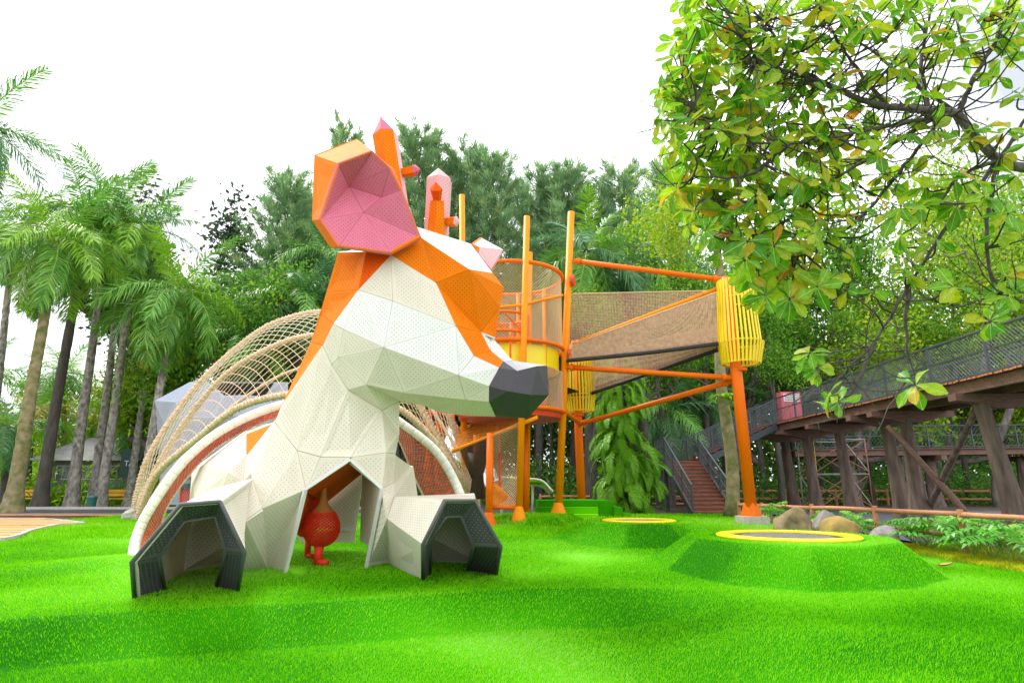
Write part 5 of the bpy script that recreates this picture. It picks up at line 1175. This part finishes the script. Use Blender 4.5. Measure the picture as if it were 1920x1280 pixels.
# slim dark trunks in the wood
TK = broad(31, 16, 3.2, 4, 4200, .26, 'tree_leaf', 'bark_dark', .62, .6)
for k, (u, Y, v) in enumerate(((1100, 31, 520), (1128, 29, 540), (1235, 32, 500), (1255, 37, 520), (1300, 34, 480), (1330, 38, 540), (1425, 33, 520), (1500, 40, 560), (1590, 36, 560), (1690, 42, 560), (1760, 39, 600), (1830, 45, 600), (1905, 40, 580), (760, 36, 600), (800, 40, 620), (730, 42, 600), (1030, 44, 640), (1380, 44, 560), (1460, 47, 600), (640, 40, 650), (1190, 43, 560))):
    put('slim_tree', 'slim dark trunked tree standing in the shady wood behind the playground', 'tree', TK, u, v, Y, 16.8, .8, k * 1.3, 'slim trees in the shady wood')
# mossy trunk beside the staircase with a nest fern
mt = thing('tree', 'mossy upright trunk beside the staircase carrying a nest fern', 'tree', (grd(1372, 967, 22).x, 22, hz(8, 22)))
b0 = grd(1372, 967, 22); tp = W(1340, 420, 22.5); mb = MB(); K = 18
pts = [b0.lerp(tp, k / (K - 1)) + Vector((.12 * math.sin(k * .6), 0, 0)) for k in range(K)]; mb.tube(pts, [.24 - .10 * k / (K - 1) + (.08 if k == 0 else 0) for k in range(K)], 12); mb.build('trunk', 'bark_moss', mt, True)
r_ = np.random.default_rng(77); m = 3600; cl = r_.normal(0, 1, (m // 12, 3)) * np.array([.75, .9, .75]) + np.array(W(1275, 410, 22.5)); C = np.repeat(cl, 12, 0); C = C + r_.normal(0, .28, C.shape)
V, Fc, rn = cards(C, r_.normal(size=C.shape), .17, .09, np.clip(r_.normal(.6, .2, len(C)), 0, 1)); o_ = link('crown', npmesh('crown', V - np.array(mt.location), Fc, 'tree_light', rn), mt)
fern_leaf = frond_mesh('fern', 1.0, 1.5, 24, .036, .20, .15, 3, .5)
strap = MB(); 
for k in range(9):
    a = k * 2.4; pth = [Vector((0, 0, 0))]
    dirv = Vector((math.cos(a), math.sin(a), .9)).normalized(); s_ = dirv.cross(Vector((0, 0, 1))).normalized()
    pr = [dirv * t * .8 + Vector((0, 0, -.5 * t * t)) for t in (0, .25, .5, .75, 1)]; wd = (.03, .07, .08, .06, .01)
    strap.add([q + s_ * w_ for q, w_ in zip(pr, wd)] + [q - s_ * w_ for q, w_ in zip(pr, wd)], [(i, i + 1, 6 + i, 5 + i) for i in range(4)])
nf = thing('nest_fern', 'bird nest fern growing on the mossy trunk', 'fern', W(1359, 748, 22.1)); o_ = link('leaves', strap.mesh('leaves', 'fern'), nf); at = o_.data.attributes.new('rnd', 'FLOAT', 'POINT'); at.data.foreach_set('value', [.8] * len(o_.data.vertices)); nf.scale = (1.1, 1.1, 1.1); nf.location.y -= .1
# fern covered pillar behind the net bridge
fc = thing('fern_column', 'tall trunk wrapped in hanging bright green ferns behind the net bridge', 'fern', (grd(1165, 955, 25).x, 25, hz(4.5, 25)))
mb = MB(); c0 = fc.location.copy(); mb.tube([c0 + Vector((0, 0, -.1)), c0 + Vector((.15, 0, 3)), c0 + Vector((.1, 0, 6.5))], [.35, .28, .2], 10); mb.build('trunk', 'bark_dark', fc, True)
rs = random.Random(5)
for k in range(190):
    z = rs.uniform(.5, 6.3); a = rs.uniform(0, 6.28); rr_ = .25 + .25 * rs.random(); o_ = link('frond', fern_leaf, fc); o_.location = Vector((rr_ * math.cos(a) + .1, rr_ * math.sin(a), z)); o_.rotation_euler = (rs.uniform(-.4, .4), rs.uniform(-.2, .75), a); s_ = rs.uniform(.9, 1.7); o_.scale = (s_, s_, s_)
fc2 = thing('fern_column', 'dark trunk with hanging ferns left of the staircase', 'fern', (grd(1212, 955, 25.6).x, 25.6, hz(5.8, 25.6)))
mb = MB(); c0 = fc2.location.copy(); mb.tube([c0 + Vector((0, 0, -.1)), c0 + Vector((0, 0, 7.5))], [.25, .16], 9); mb.build('trunk', 'bark_dark', fc2, True)
for k in range(60):
    z = rs.uniform(.1, 2.6); a = rs.uniform(0, 6.28); o_ = link('frond', fern_leaf, fc2); o_.location = Vector((.22 * math.cos(a), .22 * math.sin(a), z)); o_.rotation_euler = (rs.uniform(-.4, .4), rs.uniform(-.4, .7), a); s_ = rs.uniform(.8, 1.3); o_.scale = (s_, s_, s_)
# scrub in the wood, the far wood, the verge strip
def scrub(name, label, n, xa, xb, ya, yb, hfun, ls, matn, seed, per=16, spread=.5):
    r_ = np.random.default_rng(seed); m = n // per; x = r_.uniform(xa, xb, m); y = r_.uniform(ya, yb, m); hh = hfun(x, y, r_); g = Hb(x, y)
    C = np.repeat(np.stack([x, y, g + hh * r_.random(m) ** .8], 1), per, 0) + r_.normal(0, spread, (m * per, 3)) * np.array([1, 1, .6]); C[:, 2] = np.maximum(C[:, 2], .38)
    V, Fc, rn = cards(C, r_.normal(size=C.shape) + np.array([0, 0, .4]), ls * r_.uniform(.6, 1.4, len(C)), ls * .42, np.clip(np.repeat(r_.normal(.45, .22, m), per) + r_.normal(0, .12, len(C)), 0, 1))
    o_ = link(name, npmesh(name, V, Fc, matn, rn), None, 'stuff'); o_['label'] = label; o_['category'] = 'foliage'; return o_
scrub('undergrowth', 'low dark green undergrowth in the shady wood', 34000, -8, 50, 36, 50, lambda x, y, r: r.uniform(.2, 2.6, len(x)), .32, 'scrub', 1)
scrub('undergrowth', 'bright green shrubs far behind the road and palms', 22000, -62, -12, 40, 52, lambda x, y, r: r.uniform(.4, 8.5, len(x)) * (.5 + .5 * np.sin(x * .7) ** 2), .42, 'tree_light', 2, spread=.7)
scrub('undergrowth', 'yellow green bushes in front of the low house behind the palms', 9000, -40, -13, 34.5, 36.2, lambda x, y, r: r.uniform(.3, 3.4, len(x)) * (.35 + .65 * np.sin(x * .9 + .5) ** 2), .30, 'tree_light', 12, spread=.4)
scrub('far_wood', 'dense dark wood closing the view behind the playground', 90000, -16, 70, 54, 70, lambda x, y, r: 15 + 4 * np.sin(x * .35) + 3 * np.sin(x * .9 + 1), .75, 'scrub', 3, spread=1.1)
scrub('far_wood', 'lower far wood behind the palms on the road side', 22000, -90, -14, 58, 72, lambda x, y, r: 7 + 2 * np.sin(x * .4) + 2 * np.sin(x * 1.1), .7, 'tree_leaf', 4, spread=1.0)
r_ = np.random.default_rng(9); n = 15000; yy = r_.uniform(8.5, 15, n); xx = np.array([xr(y) for y in yy]) + np.abs(r_.normal(0, .75, n)) - .12
C = np.stack([xx, yy, Hb(xx, yy) - .02], 1); V, Fc, rn = cards(C, np.stack([r_.normal(0, .5, n), r_.normal(0, .5, n), np.ones(n)], 1), .13, .03, r_.random(n)); o_ = link('verge_grass', npmesh('verge_grass', V, Fc, 'verge', rn), None, 'stuff'); o_['label'] = 'yellowish grass strip along the right edge of the lawn'; o_['category'] = 'grass'

# ------------------------------------------------------------------ split-leaf plants along the fence
def philo_leaf(seed):
    r_ = random.Random(seed); mb = MB(); n = 6
    def finger(p, d, L, w_):
        s_ = d.cross(Vector((0, 0, 1))).normalized(); q1 = p + d * L * .55 + Vector((0, 0, .02)); q2 = p + d * L + Vector((0, 0, -.04))
        mb.add([p - s_ * w_ * .4, p + s_ * w_ * .4, q1 + s_ * w_ * .6, q2, q1 - s_ * w_ * .6], [(0, 1, 2, 4), (4, 2, 3)])
    for k in range(n):
        t = .04 + .32 * k / n; p = Vector((t, 0, .02 * math.sin(t * 6)))
        for s_ in (-1, 1):
            a = 2.2 - 1.75 * k / (n - 1) + r_.uniform(-.1, .1); d = Vector((math.cos(a), s_ * math.sin(a), .22)).normalized(); finger(p, d, .19 * (1 - .25 * abs(k - 2) / 3), .045)
    finger(Vector((.3, 0, 0)), Vector((1, 0, .05)).normalized(), .2, .05)
    me = mb.mesh('leaf', 'philo'); at = me.attributes.new('rnd', 'FLOAT', 'POINT'); at.data.foreach_set('value', [r_.uniform(.2, .95)] * len(me.vertices)); return me
PL = [philo_leaf(k) for k in range(5)]
def philo(p, s_, seed, label, group):
    rs = random.Random(seed); t = thing('leafy_plant', label, 'plant', p, group)
    for k in range(11):
        az = k * 2.4 + rs.uniform(-.3, .3); el = rs.uniform(.55, 1.35); L = s_ * rs.uniform(.35, .55); d = Vector((math.cos(az) * math.cos(el), math.sin(az) * math.cos(el), math.sin(el))); e = d * L + Vector((0, 0, .0))
        mb = MB(); mb.tube([p, p + d * L * .5 + Vector((0, 0, .02)), p + e], [.012, .009, .007], 4, False); mb.build('stalk', 'crownshaft', t)
        o_ = link('leaf', PL[k % 5], t); o_.location = e; o_.rotation_euler = (rs.uniform(-.25, .25), rs.uniform(-.35, .45), az); o_.scale = (s_, s_, s_)
pp = [(1715, 1030, 1), (1735, 1033, .9), (1772, 1040, 1.25), (1808, 1046, .85), (1845, 1052, 1.15), (1880, 1058, 1.2), (1915, 1064, 1.0), (1905, 1040, 1.1), (1830, 1030, .9), (1760, 1024, .85), (1700, 1018, .8)]
for k, (u, v, s_) in enumerate(pp):
    p = ground(u, v); p.x += .18; philo(p, s_ * 1.2, k, 'leafy green split leaf plant in the bed between lawn edge and log fence', 'split leaf plants along the fence')
for k, (u, v, Y, s_) in enumerate(((1440, 962, 19, .8), (1462, 958, 19.2, .9), (1560, 968, 17.4, .9), (1582, 966, 17.2, .8), (1602, 975, 16.6, .9), (1665, 990, 15.6, .7))):
    p = W(u, v, Y); p.z = hz(p.x, Y); philo(p, s_ * 1.3, 50 + k, 'small split leaf plant behind the row of boulders', 'small plants behind the boulders')

# ------------------------------------------------------------------ big-leaved tree reaching in from the right
def bigleaf(seed, curl):
    r_ = random.Random(seed); n = 8; V = []; prof = (.05, .24, .42, .62, .82, .95, .92, .62, .12)
    for k in range(n + 1):
        t = k / n; x = t; w_ = .27 * prof[k] * (1 + r_.uniform(-.06, .06)); z = curl * (t * t) * -.35 + .04 * math.sin(t * 5 + seed)
        for s_ in (-1, -.5, 0, .5, 1): V.append((x, w_ * s_, z + .16 * w_ * abs(s_) * 1.6 + .02 * math.sin(7 * t + 3 * s_ + seed) * abs(s_)))
    Fc = [(5 * k + j, 5 * k + j + 1, 5 * k + 6 + j, 5 * k + 5 + j) for k in range(n) for j in range(4)]
    return np.array(V), np.array(Fc)
BL_ = [bigleaf(k, c) for k, c in enumerate((.3, .8, 1.3, .1))]
BLM = [npmesh('leaf', V, Fc, 'big_leaf', np.full(len(V), .5), smooth=True, uv=V[:, :2]) for V, Fc in BL_]
tb = Vector((9.6, 6.4, 0)); tb.z = hz(tb.x, tb.y)
bt = thing('broad_leaf_tree', 'tree with large yellow green leaves and bare arching twigs reaching in over the walkway', 'tree', tb)
node = W(1795, 212, 7.0); node2 = W(1872, 300, 6.9)
mb = MB(); mb.tube(spline([tb + Vector((0, 0, -.1)), tb + Vector((-.1, .1, 2.2)), W(2120, 420, 6.7), W(1980, 330, 6.8), node2, node], 24), [.085 - .035 * k / 23 for k in range(24)], 12, False); mb.build('trunk', 'limb', bt, True)
LIMB = [[(1795, 212, 7.0), (1700, 203, 6.9), (1640, 195, 6.8), (1560, 162, 6.7), (1500, 128, 6.6), (1452, 68, 6.5), (1436, 35, 6.5)],
        [(1660, 196, 6.85), (1600, 120, 6.9), (1560, 60, 7.0), (1535, 10, 7.0)], [(1795, 212, 7.0), (1835, 130, 6.9), (1880, 50, 6.8), (1900, -30, 6.7)],
        [(1740, 206, 6.95), (1728, 120, 7.2), (1742, 30, 7.3), (1755, -30, 7.3)], [(1560, 162, 6.7), (1480, 135, 6.4), (1420, 110, 6.2), (1405, 70, 6.2)],
        [(1795, 212, 7.0), (1720, 225, 6.6), (1600, 250, 6.4), (1480, 270, 6.3), (1360, 255, 6.3), (1300, 200, 6.3)], [(1750, 222, 6.9), (1640, 290, 6.7), (1540, 345, 6.6), (1420, 375, 6.5), (1320, 372, 6.5)],
        [(1770, 215, 7.1), (1680, 330, 7.0), (1600, 420, 6.9), (1500, 480, 6.8), (1420, 470, 6.8)], [(1872, 300, 6.9), (1780, 420, 6.8), (1700, 540, 6.7), (1640, 640, 6.6), (1580, 690, 6.6), (1530, 675, 6.6)],
        [(1640, 640, 6.6), (1600, 730, 6.6), (1560, 745, 6.6)], [(1872, 300, 6.9), (1930, 200, 6.8), (1925, 80, 6.7)], [(1800, 215, 7.2), (1700, 150, 7.5), (1610, 80, 7.6), (1500, 40, 7.6), (1400, 30, 7.6)],
        [(1790, 215, 6.8), (1640, 240, 7.1), (1520, 235, 7.1), (1400, 210, 7.0), (1280, 145, 6.9)], [(1872, 300, 6.9), (1850, 420, 6.7), (1862, 530, 6.6), (1880, 555, 6.6), (1930, 565, 6.6)], [(1700, 540, 6.7), (1700, 640, 6.7), (1720, 715, 6.7)],
        [(1480, 270, 6.3), (1400, 330, 6.2), (1300, 330, 6.2)], [(1540, 345, 6.6), (1450, 430, 6.5), (1360, 440, 6.5)], [(1872, 300, 6.9), (1800, 330, 6.7), (1760, 380, 6.6), (1720, 395, 6.6)]]
LP = []
for k, l in enumerate(LIMB):
    n = 6 * len(l); pts = spline([W(*p) for p in l], n); r0 = .055 if k == 0 else (.036 if k in (2, 3) else .027)
    mb = MB(); mb.tube([p + Vector((random.uniform(-.012, .012), 0, random.uniform(-.012, .012))) for p in pts], [max(.008, r0 * (1 - .82 * i / (n - 1))) for i in range(n)], 7, False); mb.build('limb', 'limb' if k == 0 else 'twig', bt, True)
    LP += [(p, i / (n - 1)) for i, p in enumerate(pts)]
rs = random.Random(21); LPA = np.array([tuple(p) for p, _ in LP])
def region(u, v):
    lft = np.interp(v, [0, 60, 130, 230, 330, 430, 480, 560], [1285, 1270, 1245, 1228, 1255, 1290, 1330, 1400])
    if u < lft or v > 560: return 0
    d = 1.0 if u < 1480 else (.40 if u < 1560 else .12)
    if v < 110 and u > 1480: d = max(d, .35)
    if v > 300: d *= .75
    if v > 470: d *= .6
    return d
ros = []
tries = 0
while len(ros) < 310 and tries < 6000:
    tries += 1; u, v = rs.uniform(1225, 1915), rs.uniform(-20, 560)
    if rs.random() > region(u, v): continue
    if all((u - a) ** 2 + (v - b) ** 2 > 17 ** 2 for a, b, _ in ros): ros.append((u, v, rs.uniform(6.0, 7.3)))
ros += [(1545, 258 + 0, 6.4), (1725, 388, 6.5), (1690, 440, 6.6), (1792, 385, 6.5), (1650, 290, 6.4), (1690, 128, 6.3), (1640, 545, 6.5), (1600, 480, 6.6), (1518, 662, 6.5), (1532, 690, 6.5), (1556, 742, 6.5), (1572, 752, 6.5), (1716, 722, 6.6), (1885, 520, 6.5), (1857, 603, 6.5), (1880, 250, 6.4), (1700, 20, 6.2), (1790, 20, 6.3), (1610, 20, 6.4), (1755, 45, 6.2), (1905, 330, 6.5), (1480, 560, 6.5), (1700, 515, 6.6), (1590, 545, 6.5)]
leaves = []; twm = MB()
for u, v, Y in ros:
    e = W(u, v, Y); d2 = np.linalg.norm(LPA - np.array(tuple(e)), axis=1); k = int(np.argmin(d2 + .15 * rs.random())); s_ = LP[k][0]
    if (s_ - e).length > .06:
        mid = (s_ + e) / 2 + Vector((rs.uniform(-.05, .08), rs.uniform(-.08, .08), -.12 * (s_ - e).length)); pts = spline([s_, mid, e], 8)
        twm.tube(pts, [.014 - .006 * i / 7 for i in range(8)], 5, False); dirv = (pts[-1] - pts[-3]).normalized()
    else: dirv = Vector((-1, 0, .2)).normalized()
    nl = rs.randint(6, 9); sz = rs.uniform(.16, .26); hue = rs.gauss(0, 1)
    for j in range(nl):
        a = j * 2.4 + rs.uniform(-.4, .4); up = (Vector((0, 0, 1)) * .35 + dirv * .5).normalized(); x = up.orthogonal().normalized(); y = up.cross(x)
        ld = (x * math.cos(a) + y * math.sin(a) + up * rs.uniform(-.35, .45) + Vector((0, 0, -.15))).normalized(); nn = (up + Vector((rs.gauss(0, .35), rs.gauss(0, .35), rs.gauss(0, .2)))).normalized()
        yy_ = nn.cross(ld).normalized(); zz_ = ld.cross(yy_)
        M4 = Matrix((ld, yy_, zz_)).transposed().to_4x4() * 1.0; M4 = Matrix.Translation(e + ld * .02) @ M4 @ Matrix.Diagonal((sz * rs.uniform(.8, 1.15),) * 3 + (1,))
        leaves.append((e.y, M4, rs.randrange(4)))
# bare thorny twigs
for _ in range(420):
    k = rs.randrange(len(LP)); p = LP[k][0]
    if rs.random() < .5: p = LP[rs.randrange(len(LP) // 2)][0]
    d = Vector((rs.gauss(-.5, .6), rs.gauss(0, .5), rs.gauss(-.35, .5))).normalized(); L = rs.uniform(.3, 1.0); n = 7; pts = [p]; q = p
    for i in range(n): d = (d + Vector((rs.gauss(0, .16), rs.gauss(0, .12), .10 + rs.gauss(0, .12)))).normalized(); q = q + d * L / n; pts.append(q)
    twm.tube(pts, [.010 - .006 * i / n for i in range(n + 1)], 4, False)
    for i in range(2, n): twm.tube([pts[i], pts[i] + Vector((rs.gauss(0, .03), rs.gauss(0, .03), rs.gauss(0, .03)))], [.006, .004], 3, False)
o_ = twm.build('twigs', 'twig', bt); o_['kind'] = 'stuff'
leaves.sort(key=lambda t: t[0]); mvs, mfs, mrn, muv, off = [], [], [], [], 0
for k, (yv, M4, var) in enumerate(leaves):
    if k < 300:
        o_ = link('leaf', BLM[var], bt); M5 = M4.copy(); M5.translation = M4.translation - tb; o_.matrix_local = M5
    else:
        V, Fc = BL_[var]; Vh = np.c_[V, np.ones(len(V))] @ np.array(M4).T; mvs.append(Vh[:, :3] - np.array(tb)); mfs.append(Fc + off); off += len(V); muv.append(V[:, :2]); mrn.append(np.full(len(V), rs.random()))
if mvs: link('foliage', npmesh('foliage', np.concatenate(mvs), np.concatenate(mfs), 'big_leaf_mass', np.concatenate(mrn), smooth=True, uv=np.concatenate(muv)), bt, 'stuff')
